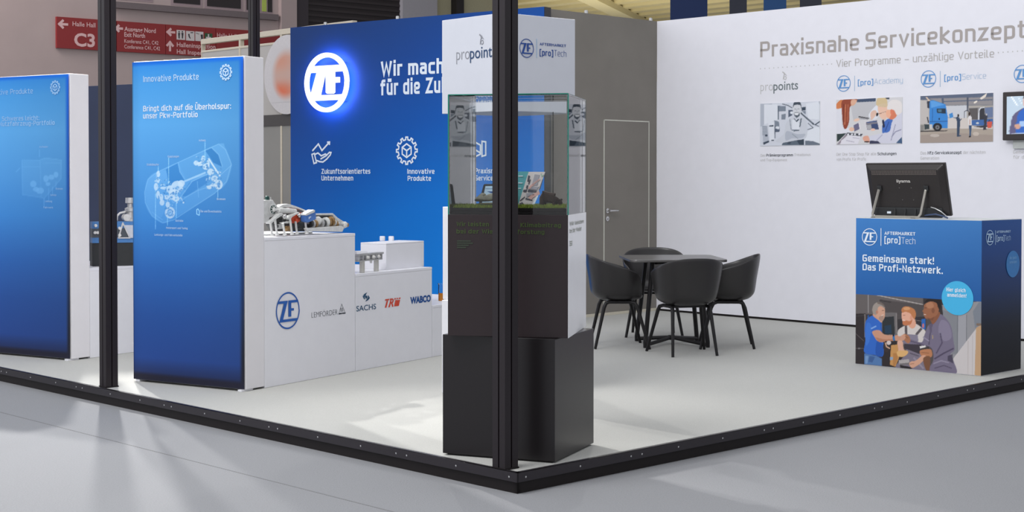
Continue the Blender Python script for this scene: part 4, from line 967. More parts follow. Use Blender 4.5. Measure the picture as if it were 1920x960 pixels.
gpoly('casing_rib', [(560, 262), (700, 262), (790, 310), (850, 352), (838, 366), (770, 330), (690, 285), (570, 285)], .15, .04, M_silver, .003)
gpoly('support_bracket', [(212, 505), (300, 436), (395, 350), (430, 343), (455, 366), (345, 440), (252, 520), (225, 520)], .055, .035, M_gw, .003)
gpoly('support_bracket', [(520, 425), (560, 385), (640, 352), (700, 328), (722, 338), (650, 378), (596, 410), (566, 455), (545, 448)], .055, .035, M_gw, .003)
gpoly('support_bracket', [(430, 500), (470, 488), (520, 492), (548, 470), (560, 490), (530, 515), (470, 508), (440, 520)], .07, .03, M_gw, .002)
for (x0, y0, x1, y1, v) in ((238, 510, 265, 688, .05), (312, 448, 345, 688, .075), (440, 510, 470, 676, .05), (556, 440, 590, 676, .06), (645, 480, 672, 664, .085), (792, 365, 830, 668, .07)):
    f_, t_ = gq(x1, y1, v), gq(x0, y0, v); f_.z = 1.0675
    b = MB(); b.tube([f_, f_+(t_-f_)*.06, f_+(t_-f_)*.22, t_], [.017, .014, .0075, .0085], 10); b.build('stand', M_gw, gb, smooth=True)
for (x, y, r) in ((462, 398, 46), (705, 385, 38)):
    b = MB(); b.ball(gq(x, y, .085), r/KG/257, 16, 10); b.build('chrome_ball', M_steel, gb, smooth=True)
gpoly('clutch_part', [(578, 430), (600, 395), (650, 365), (700, 345), (760, 335), (775, 395), (725, 435), (728, 482), (655, 512), (600, 482)], .10, .05, M_orange, .008)
gdisc('clutch_disc', 655, 470, .09, 36, .02, M_orange, -e2)
gdisc('bearing', 350, 470, .13, 66, .05, M_dark); gdisc('bearing', 490, 450, .12, 58, .05, M_dark); gdisc('bearing', 300, 560, .13, 50, .05, M_gd)
gdisc('bearing', 700, 545, .14, 56, .06, M_gd); gdisc('bronze_bush', 520, 598, .10, 44, .04, M_bronze)
gpoly('inner_block', [(355, 525), (440, 520), (445, 600), (360, 610)], .11, .05, M_gw)
cb = gpoly('control_box', [(806, 382), (958, 312), (984, 330), (986, 448), (862, 500), (818, 484)], .035, .05, M_boxblue, .006)
gpoly('box_lid', [(815, 358), (948, 288), (972, 300), (962, 334), (830, 388), (808, 380)], .03, .06, M_gw, .003, cb)
b = MB()
for pts in ([(862, 412), (900, 398), (902, 412), (876, 422)], [(864, 412), (876, 408), (876, 440), (866, 442)]): b.prism([gq(x, y, .0335) for x, y in pts], e2*.0015)
b.build('box_mark', M_whiteink, cb)
# open trough with the gear train
gpoly('open_casing', [(826, 592), (1405, 556), (1442, 572), (1408, 652), (850, 648)], .05, .03, M_gw, .004)
gpoly('casing_back', [(985, 352), (1262, 349), (1282, 366), (1338, 420), (1420, 470), (1495, 512), (1512, 540), (1492, 572), (1440, 600), (1418, 650), (990, 640), (985, 560), (1400, 545), (1360, 500), (1300, 440), (1255, 384), (985, 384)], .15, .025, M_gw, .003)
gpoly('casing_floor_plate', [(985, 380), (1255, 382), (1300, 440), (1400, 548), (985, 600)], .17, .01, M_gd, 0)
b = MB(); b.tube([gq(840, 505, .10), gq(1440, 535, .10)], .010, 12); b.build('gear_shaft', M_silver, gb, smooth=True)
for k, (x, y, r, m_) in enumerate(((872, 520, 64, M_dark), (912, 525, 72, M_silver), (960, 520, 66, M_bronze), (1010, 470, 72, M_gw), (1052, 510, 84, M_silver), (1100, 505, 60, M_gd), (1140, 495, 84, M_gw), (1184, 490, 72, M_bronze), (1226, 480, 84, M_bronze), (1268, 500, 60, M_gw), (1306, 520, 52, M_bronze), (1346, 530, 40, M_silver))):
    gdisc('gear', x, y, .10, r, .022, m_)
gdisc('output_flange', 1440, 536, .10, 56, .03, M_gw); gdisc('output_flange', 1478, 540, .10, 38, .03, M_bronze)
# oil beaker and brake part on the lowest step
c = G(827, 564, .4255)
bk = root('oil_beaker', c, 'clear glass beaker of amber oil on the lowest counter step', 'beaker')
b = MB(); b.lathe(c+up*.001, up, [(0, .020), (.005, .022), (.066, .022)], 20); b.build('amber_oil', M_oil, bk, smooth=True)
b = MB(); b.lathe(c, up, [(0, .0235), (.14, .0235), (.146, .029), (.15, .029), (.15, .026), (.144, .0225), (.068, .0225)], 24); b.build('glass_cylinder', M_glass, bk, smooth=True)
c = G(810, 568, .4255)+e1*.10+e2*.28
cp_ = root('brake_part', c, 'black and grey brake part lying behind the oil beaker', 'car part')
b = MB(); b.hexa([c-e1*.12-e2*.04, c+e1*.1-e2*.04, c+e1*.1+e2*.05, c-e1*.12+e2*.05], [c-e1*.09-e2*.03+up*.05, c+e1*.06-e2*.03+up*.04, c+e1*.06+e2*.04+up*.04, c-e1*.09+e2*.04+up*.05]); bevel(b.build('caliper_body', M_silver, cp_), .008)
b = MB(); b.tube([c-e1*.17+e2*.02+up*.15, c-e1*.1+up*.10, c-e1*.01+up*.055], [.028, .03, .026], 12); b.build('damper_tube', M_dark, cp_, smooth=True)
b = MB(); b.lathe(c-e1*.005+up*.05, e1*.8-up*.5, [(0, .022), (.03, .024), (.06, .014)], 14); b.build('steel_end', M_silver2, cp_, smooth=True)
# ---- second counter behind the far-left panel, with its exhibits
UB = counter_unit(PS2, .2125, 2.3, .735, 'white counter unit running back from the panel with the lorry cab drawing', CD, 'white counter units')
q0 = G(174, 497, .735); q1_ = G(272, 490, .735)
DB = Plane(PS2.P(.30, 0, -.30), 24)
ua, ub = DB.uv(173, 440)[0], DB.uv(262, 440)[0]
def zz(y): return DB.uv(225, y)[1]
eb = root('exhibit_board', DB.P((ua+ub)/2, .735, 0), 'dark exhibit stand with blue strips and a silver vehicle part on top', 'exhibit')
b = MB(); b.pbox(DB, ua, ub, .735, zz(455), 0, -.14); bevel(b.build('black_base', M_dark, eb), .004)
b = MB(); b.pbox(DB, ua, ub, zz(455), zz(445), .004, -.12); b.pbox(DB, ua, ub, zz(428), zz(415.5), .004, -.12); each(b, 'blue_strip', mat('blue_strip_print', (66, 118, 176), .5), eb)
b = MB(); b.pbox(DB, ua, ub, zz(445), zz(428), 0, -.12); b.build('dark_panel', mat('slate_panel', (72, 78, 86), .5), eb)
def db(pts): return [DB.uv(*p) for p in pts]
marks('tablet_shape', DB, [db([(233, 422), (252, 422), (262, 440), (252, 446), (244, 446)])], mat('pale_screen_print', (186, 190, 200), .4), eb, off=.006, thick=.008)
marks('hexagon_frame', DB, stroke(db([(222, 446), (230, 418)]), .012)+stroke(db([(230, 418), (243, 446)]), .010)+stroke(db([(222, 446), (243, 446)]), .01), M_silver, eb, off=.006, thick=.006)
b = MB()
for px, py in ((224, 428), (224, 441), (179, 423), (183, 436), (178, 436)): u_, z_ = DB.uv(px, py); b.lathe(DB.P(u_, z_, .004), DB.n, [(0, .014), (.02, .012)], 12)
each(b, 'knob', M_silver2, eb, smooth=True)
b = MB(); zt = zz(415.5)
def dp(px, py, o=-.05): u_, z_ = DB.uv(px, py); return DB.P(u_, z_, o)
b.tube([dp(221, 414), dp(222, 405), dp(227, 400), dp(235, 398), dp(243, 395)], .011, 8); b.build('hose', M_silver, eb, smooth=True)
b = MB(); b.lathe(dp(246, 415), up, [(0, .05), (.02, .05), (.03, .03), (.08, .03), (.085, .045), (.11, .045), (.12, .022), (.15, .022), (.155, .04), (.20, .038)], 18); b.lathe(dp(238, 408), -DB.n, [(-.05, .03), (.05, .03)], 16); b.build('silver_part', M_silver, eb, smooth=True)
rk = root('wire_rack', DB.P(ua-.03, .735, .1), 'small silver wire rack between the lorry cab panel and the black post', 'rack')
b = MB()
for k in range(3):
    p_ = G(176+k*5, 489-k, .735); b.tube([p_, p_+Vector((.03, .02, .20))], .004, 6); b.tube([p_+Vector((.05, 0, 0)), p_+Vector((.01, .02, .20))], .004, 6)
each(b, 'wire_leg', M_silver, rk); p_ = G(175, 489, .735); b = MB(); b.tube([p_+up*.012, p_+Vector((.05, -.01, .012)), p_+Vector((.09, .06, .012))], .006, 6); b.tube([p_+up*.2, p_+Vector((.05, -.01, .2)), p_+Vector((.09, .06, .2))], .006, 6); each(b, 'wire_frame', M_silver, rk)
# dark display wall seen between the two panels
b = MB(); DW = Plane(AT(150, 300, 15.4), -31.4); b.pbox(DW, -.35, 1.15, 0, 2.42, 0, -.12)
tag(bevel(b.build('display_wall', mat('dark_navy_board', (44, 54, 82), .6, var=.1, scale=2)), .004), 'dark navy display wall standing behind the wire rack and exhibit stand', 'display panel')
# ================================================================== posts
def post(px, py, w, h, label):
    c = G(px, py); r = root('aluminium_post', c, label, 'post', 'black aluminium posts of the stand frame')
    # square profile with a slot along the middle of every face, aligned with the stand edges
    a, g, dp_ = w/2, .0045, .012
    def loc(x, y): return c+dR*x+dL*y
    prof = [(-a, -a), (-g, -a), (-g, -a+dp_), (g, -a+dp_), (g, -a), (a, -a), (a, -g), (a-dp_, -g), (a-dp_, g), (a, g), (a, a), (g, a), (g, a-dp_), (-g, a-dp_), (-g, a), (-a, a), (-a, g), (-a+dp_, g), (-a+dp_, -g), (-a, -g)]
    b = MB(); b.prism([loc(x, y)+up*.006 for x, y in prof], up*h); b.build('profile', M_black, r)
    b = MB(); b.prism([loc(x, y) for x, y in ((-a-.004, -a-.004), (a+.004, -a-.004), (a+.004, a+.004), (-a-.004, a+.004))], up*.008); b.build('foot_plate', M_black2, r)
    return r
W_POST = .0925
c0 = PC+(dL+dR)*(W_POST/2+.016)
def post_at(c, label, h=3.6):
    px, py = proj(*c); return post(px, py, W_POST, h, label)
post(947.3, 877.5, W_POST, 3.0, 'black slotted aluminium post at the front corner, rising before the showcase tower')
post(204, 725, W_POST, 3.4, 'black slotted aluminium post on the stand edge between the two lightbox panels')
post(478, 583, W_POST, 3.9, 'black slotted aluminium post behind the car-drawing lightbox panel')

# ================================================================== front showcase tower
def cube_pts(fr, af, s, sd, z0, z1):
    """fr: near right corner; af: angle of the front face; s: width; sd: depth"""
    d = Vector((math.cos(R(af)), math.sin(R(af)), 0)); e = Vector((-d.y, d.x, 0)); f = Vector((fr.x, fr.y, 0))
    lo = [f-d*s, f, f+e*sd, f-d*s+e*sd]
    return [v+up*z0 for v in lo], [v+up*z1 for v in lo], d, e
Z1, Z2, Z3 = .645, 1.287, 1.917
f1 = G(1040, 869); lo, hi, d_, e_ = cube_pts(f1, -22.8, .642, .60, .0, Z1)
ctr = (lo[0]+lo[2])/2
t = root('plinth_cube', ctr, 'black plinth cube on the floor carrying the showcase tower', 'plinth', 'black cubes of the showcase tower')
b = MB(); b.hexa([v+up*.008 for v in lo], hi); bevel(b.build('cube_body', M_gloss2, t), .003)
b = MB(); ct = (lo[0]+lo[2])/2; b.hexa([ct+(v-ct)*.94 for v in lo], [ct+(v-ct)*.94+up*.009 for v in lo]); b.build('base_foot', M_black2, t)
f2 = G(1065, 634.5, Z1); W2_ = (G(843, 626, Z1)-f2).length; A2_ = -11.0; D2_ = .645
W2_ = .642
lo, hi, d2, e2_ = cube_pts(f2, A2_, W2_, D2_, Z1+.001, Z2)
t = root('plinth_cube', (lo[0]+lo[2])/2, 'black gloss cube with green lettering, under the glass showcase', 'plinth', 'black cubes of the showcase tower')
b = MB(); b.hexa(lo, hi); bevel(b.build('cube_body', M_gloss, t), .002)
b = MB(); nS = d2; b.hexa([lo[1], lo[1]+nS*.002, lo[2]+nS*.002, lo[2]], [hi[1], hi[1]+nS*.002, hi[2]+nS*.002, hi[2]])
b.build('side_panel', mat('pale_satin_laminate', (238, 238, 242), .25, var=.012, scale=10, spec=.5), t)
CF = Plane(f2, A2_); 
lettering('lettering', [tl(CF, 'Wir leisten', 856, 424, 917, 8, .02), tl(CF, 'unseren', 924, 425, 971, 8, .02), tl(CF, 'Klimabeitrag', 976, 425.8, 1052, 8, .02), tl(CF, 'bei der Wieder', 856, 437.5, 946, 8, .02), tl(CF, 'aufforstung', 950, 438.5, 1021, 8, .02)], CF, M_green, t)
mk = []
for k, w_ in enumerate((26, 30, 22, 17)):
    u_, z_ = CF.uv(857, 453+k*4); u2_, _ = CF.uv(857+w_, 453+k*4); mk.append([(u_, z_), (u2_, z_), (u2_, z_+.007), (u_, z_+.007)])
marks('small_print', CF, mk, mat('dark_green_print', (50, 60, 46), .5), t)
CS = Plane(f2, A2_+90).off(.002)
lettering('lettering', [tl(CS, 'Wir leisten', 1068, 423.5, 1094, 7.5, .01), tl(CS, 'bei der Wieder', 1068, 437, 1090, 7.5, .01), tl(CS, '≡', 1068, 464, 1072.5, 14, .01)], CS, mat('grey_green_print', (150, 154, 140), .5), t)
# glass showcase
sc = root('glass_showcase', (hi[0]+hi[2])/2, 'clear glass showcase with turf floor on top of the black gloss cube', 'showcase')
lo, hi, d2, e2_ = cube_pts(f2, A2_, W2_-.004, D2_, Z2, Z3)
zc = Z2+.035
b = MB(); ct = (lo[0]+lo[2])/2
def shr(v, k, z): q_ = Vector((ct.x, ct.y, 0))+(Vector((v.x, v.y, 0))-Vector((ct.x, ct.y, 0)))*k; return q_+up*z
b.hexa([shr(v, .972, Z2) for v in lo], [shr(v, .972, Z2+.017) for v in lo]); b.hexa([shr(v, .972, Z2+.0185) for v in lo], [shr(v, .972, zc) for v in lo]); b.build('showcase_base', M_black2, sc)
gt = .008
def pane(i, j, name):
    a_, c_ = Vector(lo[i]), Vector(lo[j]); dd = (c_-a_).normalized(); nn = Vector((-dd.y, dd.x, 0))
    b = MB(); b.hexa([a_, c_, c_+nn*gt, a_+nn*gt], [v+up*(Z3-Z2-gt-.001) for v in (a_, c_, c_+nn*gt, a_+nn*gt)])
    return b.build(name, M_glass_side if i in (1, 3) else M_glass, sc)
pane(0, 1, 'glass_pane'); pane(1, 2, 'glass_pane'); pane(2, 3, 'glass_pane'); pane(3, 0, 'glass_pane')
b = MB(); b.hexa([v+up*(Z3-Z2-gt) for v in lo], [v+up*(Z3-Z2) for v in lo]); b.build('glass_lid', M_glass, sc)
M_line = mat('thin_dark_joint', (96, 112, 112), .4)
def edge_bar(p, q, m, w=.0055, name='glass_edge'):
    b = MB(); b.tube([p, q], w*.7, 4, square=True); return b.build(name, m, sc)
hi_ = [v+up*(Z3-Z2) for v in lo]
for i in (0, 1): edge_bar(lo[i], hi_[i], M_glassedge, .0062)
edge_bar(hi_[0], hi_[1], M_glassedge, .005)
for i in (2, 3): edge_bar(lo[i], hi_[i], M_line, .002)
for i, j in ((1, 2), (2, 3), (3, 0)): edge_bar(hi_[i], hi_[j], M_line, .002)
# turf: many short blades, one mesh
vs = []; fs = []
for k in range(5200):
    s_, t_ = rng.uniform(.02, .98), rng.uniform(.02, .98)**1.6
    p_ = shr(lo[0], .965, 0)*(1-s_)*(1-t_)+shr(lo[1], .965, 0)*s_*(1-t_)+shr(lo[2], .965, 0)*s_*t_+shr(lo[3], .965, 0)*(1-s_)*t_
    hgt = rng.uniform(.008, .022); a_ = rng.uniform(0, 2*PI); ln = rng.uniform(-.008, .008, 2)
    w_ = Vector((math.cos(a_), math.sin(a_), 0))*.0022; i_ = len(vs)
    b0 = p_+up*(zc-.001); vs += [tuple(b0-w_), tuple(b0+w_), (b0.x+ln[0], b0.y+ln[1], zc+hgt)]; fs.append((i_, i_+1, i_+2))
me = bpy.data.meshes.new('turf'); me.from_pydata(vs, [], fs)
tf = link('turf_mat', me, M_turf, sc); tf['kind'] = 'stuff'
# things inside the showcase, given by pixel and depth along the case
def inside(px, dep, z=zc):
    """point on the turf: column px, dep metres behind the front pane"""
    pl = CF.off(-dep); u_, _ = pl.uv(px, 390); return pl.P(u_, z)
CI = CF.off(-.28)
def ci(px, py, o=0): u_, z_ = CI.uv(px, py); return CI.P(u_, z_, o)
# tablet leaning back
tb_c = inside(925, .40); TPl = CF.off(-.40)
tb = root('tablet', tb_c, 'black-framed tablet with a pale blue screen leaning in the glass showcase', 'tablet')
def tp(px, py, o=0):
    u_, z_ = TPl.uv(px, py); return TPl.P(u_, z_, o-(z_-zc)*.25)
fr_ = [(896, 389), (904, 347.5), (906, 345), (958, 344.5), (961, 347), (953, 389)]
b = MB(); b.prism([tp(x, y) for x, y in fr_], -TPl.n*.012+up*0); bevel(b.build('tablet_body', mat('dark_blue_black_case', (44, 52, 62), .35), tb), .002)
sc_ = [(903, 385), (908.5, 349), (955, 348.5), (949, 385)]
b = MB(); b.prism([tp(x, y, .004) for x, y in sc_], -TPl.n*.003); b.build('tablet_screen', mat('pale_blue_screen', (176, 206, 228), .25, emit=.15), tb)
b = MB(); b.prism([tp(x, y, .006) for x, y in [(912, 359), (936, 358.5), (934, 362.5), (920, 362)]], -TPl.n*.002); b.prism([tp(x, y, .006) for x, y in [(909, 353.5), (922, 353.3), (922, 354), (909, 354.2)]], -TPl.n*.002); b.build('screen_print', M_navy, tb)
# grey-green cap in front of the tablet
kc = inside(915, .20); K1 = CF.off(-.20)
def kp(px, py, o=0): u_, z_ = K1.uv(px, py); return K1.P(u_, z_, o)
kap = root('work_shoe', kc, 'grey-green work shoe with a dark sole on the turf in front of the tablet', 'shoe')
d_sh = .09
def loft(name, outline, m, dpt, par, bulge=.75):
    """outline at the middle, narrowed copies in front and behind"""
    c_ = Vector((0, 0, 0))
    for p_ in outline: c_ = c_+Vector(p_)/len(outline)
    vs = []; n = len(outline); K_ = (( -1, .55), (-.7, .88), (0, 1), (.7, .88), (1, .55))
    for s_, k_ in K_:
        for p_ in outline:
            q_ = c_+(Vector(p_)-c_)*(1-(1-k_)*bulge); q_.z = max(q_.z, zc+.002); vs.append(q_-CF.n*(s_*dpt/2))
    fs = []
    for j in range(len(K_)-1):
        for i in range(n): fs.append((j*n+i, j*n+(i+1) % n, (j+1)*n+(i+1) % n, (j+1)*n+i))
    fs.append(tuple(range(n-1, -1, -1))); fs.append(tuple((len(K_)-1)*n+i for i in range(n)))
    b = MB(); b.add(vs, fs); o = b.build(name, m, par, smooth=True)
    md = o.modifiers.new('round', 'SUBSURF'); md.levels = 1; md.render_levels = 1
    return o
z60 = lambda L: [kp(860+x/13.714, 330+y/13.714) for x, y in L]
loft('sole', z60([(470, 735), (520, 720), (880, 715), (1080, 715), (1100, 770), (1060, 815), (600, 815), (540, 790), (505, 750)]), M_dark, .10, kap)
loft('midsole', z60([(480, 680), (860, 680), (1090, 690), (1095, 725), (860, 725), (530, 725)]), mat('khaki_rubber', (140, 136, 112), .7), .105, kap)
loft('upper', z60([(415, 615), (430, 560), (500, 530), (580, 430), (640, 425), (665, 470), (620, 560), (760, 470), (880, 425), (1050, 470), (1090, 620), (860, 655), (700, 640), (560, 655), (430, 650)]), mat('grey_green_fabric', (164, 162, 146), .8, var=.15, scale=60), .10, kap)
loft('toe_cap', z60([(410, 620), (440, 575), (520, 570), (860, 615), (880, 655), (700, 660), (560, 660), (430, 655)]), mat('dark_olive_rubber', (66, 68, 54), .7), .106, kap)
# leaning brochure
BPl = CF.off(-.36)
br = root('brochure', inside(990, .36), 'grey brochure with a photo of working hands leaning in the glass showcase', 'brochure')
def bp_(px, py, o=0): u_, z_ = BPl.uv(px, py); return BPl.P(u_, z_, o-(z_-zc)*.18)
b = MB(); k3 = 10.667
outl = [(250, 150), (262, 128), (590, 130), (370, 830), (80, 830), (85, 740)]
b.prism([bp_(965+x/k3, 310+y/k3) for x, y in outl], -CF.n*.006); b.build('card', mat('brochure_grey', (196, 190, 190), .5, var=.03), br)
def on_card(name, L, m):
    b = MB()
    for pts in L: b.prism([bp_(965+x/k3, 310+y/k3, .0025) for x, y in pts], -CF.n*.002)
    b.build(name, m, br)
on_card('printed_shapes', [[(250, 200), (290, 210), (265, 330), (235, 320)], [(285, 280), (305, 285), (275, 385), (255, 375)], [(225, 400), (260, 400), (245, 470), (215, 460)], [(165, 490), (240, 480), (225, 540), (160, 530)], [(260, 480), (430, 500), (425, 545), (250, 530)], [(540, 280), (552, 280), (500, 480), (470, 500)], [(100, 700), (190, 625), (200, 640), (110, 720)], [(95, 755), (150, 735), (185, 780), (150, 810), (95, 800)], [(220, 650), (350, 690), (350, 710), (210, 680)]], mat('dark_slate_print', (72, 72, 84), .5))
on_card('printed_metal', [[(330, 420), (470, 430), (440, 490), (300, 470)], [(225, 560), (330, 540), (400, 590), (330, 620), (230, 640)], [(170, 830), (210, 800), (330, 800), (360, 830), (320, 825), (220, 818)], [(380, 180), (480, 190), (440, 400), (330, 400)]], mat('pale_slate_print', (150, 148, 158), .5))
on_card('printed_hands', [[(470, 270), (495, 285), (350, 420), (290, 475), (260, 460), (300, 400)], [(265, 620), (330, 590), (480, 510), (500, 580), (370, 640), (330, 690), (280, 660)]], mat('skin_tone_print', (206, 164, 158), .5))
on_card('printed_badge', [[(500, 170), (515, 160), (520, 205), (540, 205), (545, 185), (560, 185), (550, 220), (515, 222)]], mat('soft_green_print', (140, 184, 160), .5))
on_card('printed_margin', [[(430, 610), (470, 600), (380, 820), (345, 800)]], M_whiteink)
# teal card standing at the back, half behind the front post
TC = CF.off(-.5)
def tc(px, py, o=0): u_, z_ = TC.uv(px, py); return TC.P(u_, z_, o)
tcd = root('teal_card', tc(972, 392), 'teal printed card standing behind the grey brochure in the showcase', 'card')
b = MB(); u_, zt = TC.uv(970, 321.5); b.prism([TC.P(TC.uv(960, 392)[0], zc), TC.P(TC.uv(991, 392)[0], zc), TC.P(TC.uv(991, 321.5)[0], zt), TC.P(TC.uv(960, 321.5)[0], zt)], -CF.n*.006); b.build('card', mat('teal_print', (96, 170, 178), .5, var=.1, scale=3), tcd)
b = MB()
for (y, x1) in ((331, 980.5), (344, 980), (354, 977)):
    pts = [tc(972, y, .003), tc(x1, y, .003), tc(x1, y-1.6, .003), tc(972, y-1.6, .003)]; b.prism(pts, -CF.n*.002)
each(b, 'printed_line', M_whiteink, tcd)
# dark brown grazing toy animal
TA = CF.off(-.22)
def ta(x, y, o=0): u_, z_ = TA.uv(965+x/k3, 310+y/k3); q_ = TA.P(u_, z_, o); return q_
def skin_figure(name, nodes, edges, m, par):
    me = bpy.data.meshes.new(name); me.from_pydata([tuple(Vector(p)-wloc(par)) for p, r in nodes], edges, [])
    o = bpy.data.objects.new(name, me); COL.objects.link(o); o.parent = par; me.materials.append(m)
    md = o.modifiers.new('skin', 'SKIN'); sk = me.skin_vertices[0].data
    for i, (p, r) in enumerate(nodes): sk[i].radius = (r, r); sk[i].use_root = (i == 0)
    md.use_smooth_shade = True
    s_ = o.modifiers.new('round', 'SUBSURF'); s_.levels = 2; s_.render_levels = 2
    return o
an = root('toy_animal', ta(700, 860), 'dark brown toy bear with its head lowered to the turf in the showcase', 'toy')
M_fur = mat('dark_brown_plush', (58, 42, 34), .85, var=.25, scale=120, bump=.3)
mm = 1.08/(FPX/8.3)/k3   # metres per traced unit
nodes = [(ta(680, 620, 0), 100*mm), (ta(560, 620, 0), 82*mm), (ta(800, 660, 0), 78*mm), (ta(880, 700, 0), 56*mm), (ta(925, 760, 0), 50*mm), (ta(905, 820, 0), 26*mm),
         (ta(555, 720, .028), 40*mm), (ta(545, 830, .03), 34*mm), (ta(585, 720, -.028), 38*mm), (ta(580, 832, -.03), 32*mm),
         (ta(800, 750, .022), 34*mm), (ta(780, 835, .022), 28*mm), (ta(815, 750, -.022), 32*mm), (ta(790, 838, -.022), 26*mm)]
edges = [(0, 1), (0, 2), (2, 3), (3, 4), (4, 5), (1, 6), (6, 7), (1, 8), (8, 9), (2, 10), (10, 11), (2, 12), (12, 13)]
skin_figure('body', nodes, edges, M_fur, an)
b = MB(); b.ball(ta(900, 690, .03), 22*mm, 10, 8); b.ball(ta(915, 690, -.03), 22*mm, 10, 8); each(b, 'ear', M_fur, an, smooth=True)
b = MB(); b.ball(ta(893, 815, .008), 30*mm, 12, 8, (.9, .9, 1.1)); b.build('muzzle', mat('tan_plush', (150, 112, 86), .8, var=.1), an, smooth=True)
b = MB(); b.ball(ta(893, 838, .014), 9*mm, 8, 6); b.build('nose', M_dark, an, smooth=True)

# ================================================================== white promotional tower behind
TCN = Vector((-.025, 10.27, 0)); s = .648
def tower_cube(yaw, z0, z1, name, label, m, size=s, cxy=TCN, bev=.003, cat='cube'):
    d = Vector((math.cos(R(yaw)), math.sin(R(yaw)), 0))*size/2; e = Vector((-d.y, d.x, 0)); c = cxy
    lo = [c-d-e+up*z0, c+d-e+up*z0, c+d+e+up*z0, c-d+e+up*z0]; hi = [v+up*(z1-z0) for v in lo]
    r = root(name, c+up*z0, label, cat, 'cubes of the white tower')
    b = MB(); b.hexa(lo, hi); bevel(b.build('cube_body', m, r), bev)
    return r, lo, d.normalized(), e.normalized()
tower_cube(47, 0, .64, 'tower_cube', 'lowest white cube of the white tower, standing on the floor behind the black showcase tower', M_white)
tower_cube(38, .6405, 1.28, 'tower_cube', 'middle white cube of the white tower, peeping out beside the black gloss cube', M_white)
gs, lo, d, e = tower_cube(-1.5, 1.2805, 1.289, 'glass_cube', 'empty glass cube in the white tower under the lettered top cube', M_white2, .62, cat='showcase')
for i in range(4):
    a_, c_ = Vector(lo[i]), Vector(lo[(i+1) % 4]); dd = (c_-a_).normalized(); nn = Vector((-dd.y, dd.x, 0))
    b = MB(); b.hexa([a_+up*.009, c_+up*.009, c_+nn*.006+up*.009, a_+nn*.006+up*.009], [v+up*.638 for v in (a_, c_, c_+nn*.006, a_+nn*.006)]); b.build('glass_pane', M_glass, gs)
tc_, lo, d, e = tower_cube(41.0, 1.92, 2.562, 'tower_cube', 'white top cube of the white tower with the wordmark and round logo', mat('cool_white_laminate', (196, 199, 208), .5, var=.012, scale=10, spec=.3))
near = lo[0]
# faces: near corner is lo[0]; right face runs lo[0]->lo[1], left face lo[3]->lo[0]
RF = Plane(lo[0], math.degrees(math.atan2(d.y, d.x)))
LF = Plane(lo[3], math.degrees(math.atan2((lo[0]-lo[3]).y, (lo[0]-lo[3]).x)))
propoints(LF, 856, 113, 930, 22, tc_, 1, mat('mid_grey_word', (132, 134, 142), .5), mat('navy_word', (32, 62, 100), .5), -.10, .345)
zf_lockup(RF, 987, 90.5, 17.8, 1006, 18, tc_, M_navy2, M_paleb, [(M_navy2, [tl(RF, 'AFTERMARKET', 1011.5, 84.8, 1061, 5, .02)]), (M_navy2, [tl(RF, '[pro]', 1011.5, 104, 1037, 11.5, .016)]), (M_navy2, [tl(RF, 'Tech', 1038.5, 105, 1061.5, 11.5, -.012)])])
# ================================================================== meeting table and chairs
def smoothstep(a, b, x):
    t = max(0, min(1, (x-a)/(b-a))); return t*t*(3-2*t)
def build_chair():
    r = root('bucket_chair', (0, 0, 0), 'x', 'chair', 'black bucket chairs around the table')
    N = 56; vs = []; rings = []
    seatz = .425
    def outline(ph, rx, ryf, ryb):
        c, s_ = math.cos(ph), math.sin(ph)
        ry = ryf if c > 0 else ryb; e = 2/2.5
        return (math.copysign(abs(s_)**e, s_)*rx, math.copysign(abs(c)**e, c)*ry)
    prof_in = [.3, .62, .86]
    rows = []
    for k in prof_in: rows.append([(*outline(2*PI*i/N, .205*k, .20*k, .20*k), seatz-.012+.014*k*k) for i in range(N)])
    M_ = 9
    for j in range(1, M_+1):
        t = j/M_; row = []
        for i in range(N):
            ph = 2*PI*i/N; dg = math.degrees(ph if ph <= PI else 2*PI-ph)
            h = .452+smoothstep(26, 58, dg)*(.195+.17*math.sin(PI/2*max(0, min(1, (dg-48)/132)))**1.25)
            z = seatz+.006+(h-seatz-.006)*t**1.05
            q = min(1, max(0, (z-seatz)/.36)); g_ = q**.5
            rx = .205+(.300-.205)*g_; rf = .20+(.27-.20)*g_; rb = .20+(.262-.20)*g_*.9+.03*max(0, q-.5)
            x, y = outline(ph, rx, rf, rb); row.append((x, y, z))
        rows.append(row)
    vs = [(0, 0, seatz-.012)]; 
    for row in rows: vs += row
    fs = [(0, 1+i, 1+(i+1) % N) for i in range(N)]
    for j in range(len(rows)-1):
        for i in range(N):
            a0 = 1+j*N+i; a1 = 1+j*N+(i+1) % N; fs.append((a0, a1, a1+N, a0+N))
    b = MB(); b.add(vs, fs); o = link('seat_shell', b.mesh(), M_chair, r)
    for p in o.data.polygons: p.use_smooth = True
    md = o.modifiers.new('thick', 'SOLIDIFY'); md.thickness = .011; md.offset = 0
    md = o.modifiers.new('round', 'SUBSURF'); md.levels = 1; md.render_levels = 1
    for sx in (-1, 1):
        for (pts) in ([(.262*sx, .25, 0), (.195*sx, .155, .355), (.186*sx, .135, .392), (.165*sx, .10, .403), (.158*sx, .0, .403)], [(.195*sx, -.215, 0), (.168*sx, -.135, .355), (.164*sx, -.118, .392), (.160*sx, -.09, .403), (.158*sx, .001, .403)]):
            b = MB(); b.tube(pts, [.0125, .0165, .0165, .0155, .0155], 10); b.build('leg', M_leg, r, smooth=True)
    for y in (-.06, .08):
        b = MB(); b.box((0, y, .393), .31, .035, .02); bevel(b.build('seat_rail', M_leg, r), .003)
    b = MB(); b.box((0, .01, .408), .26, .2, .008); b.build('mount_plate', M_leg, r)
    return r
ch = build_chair()
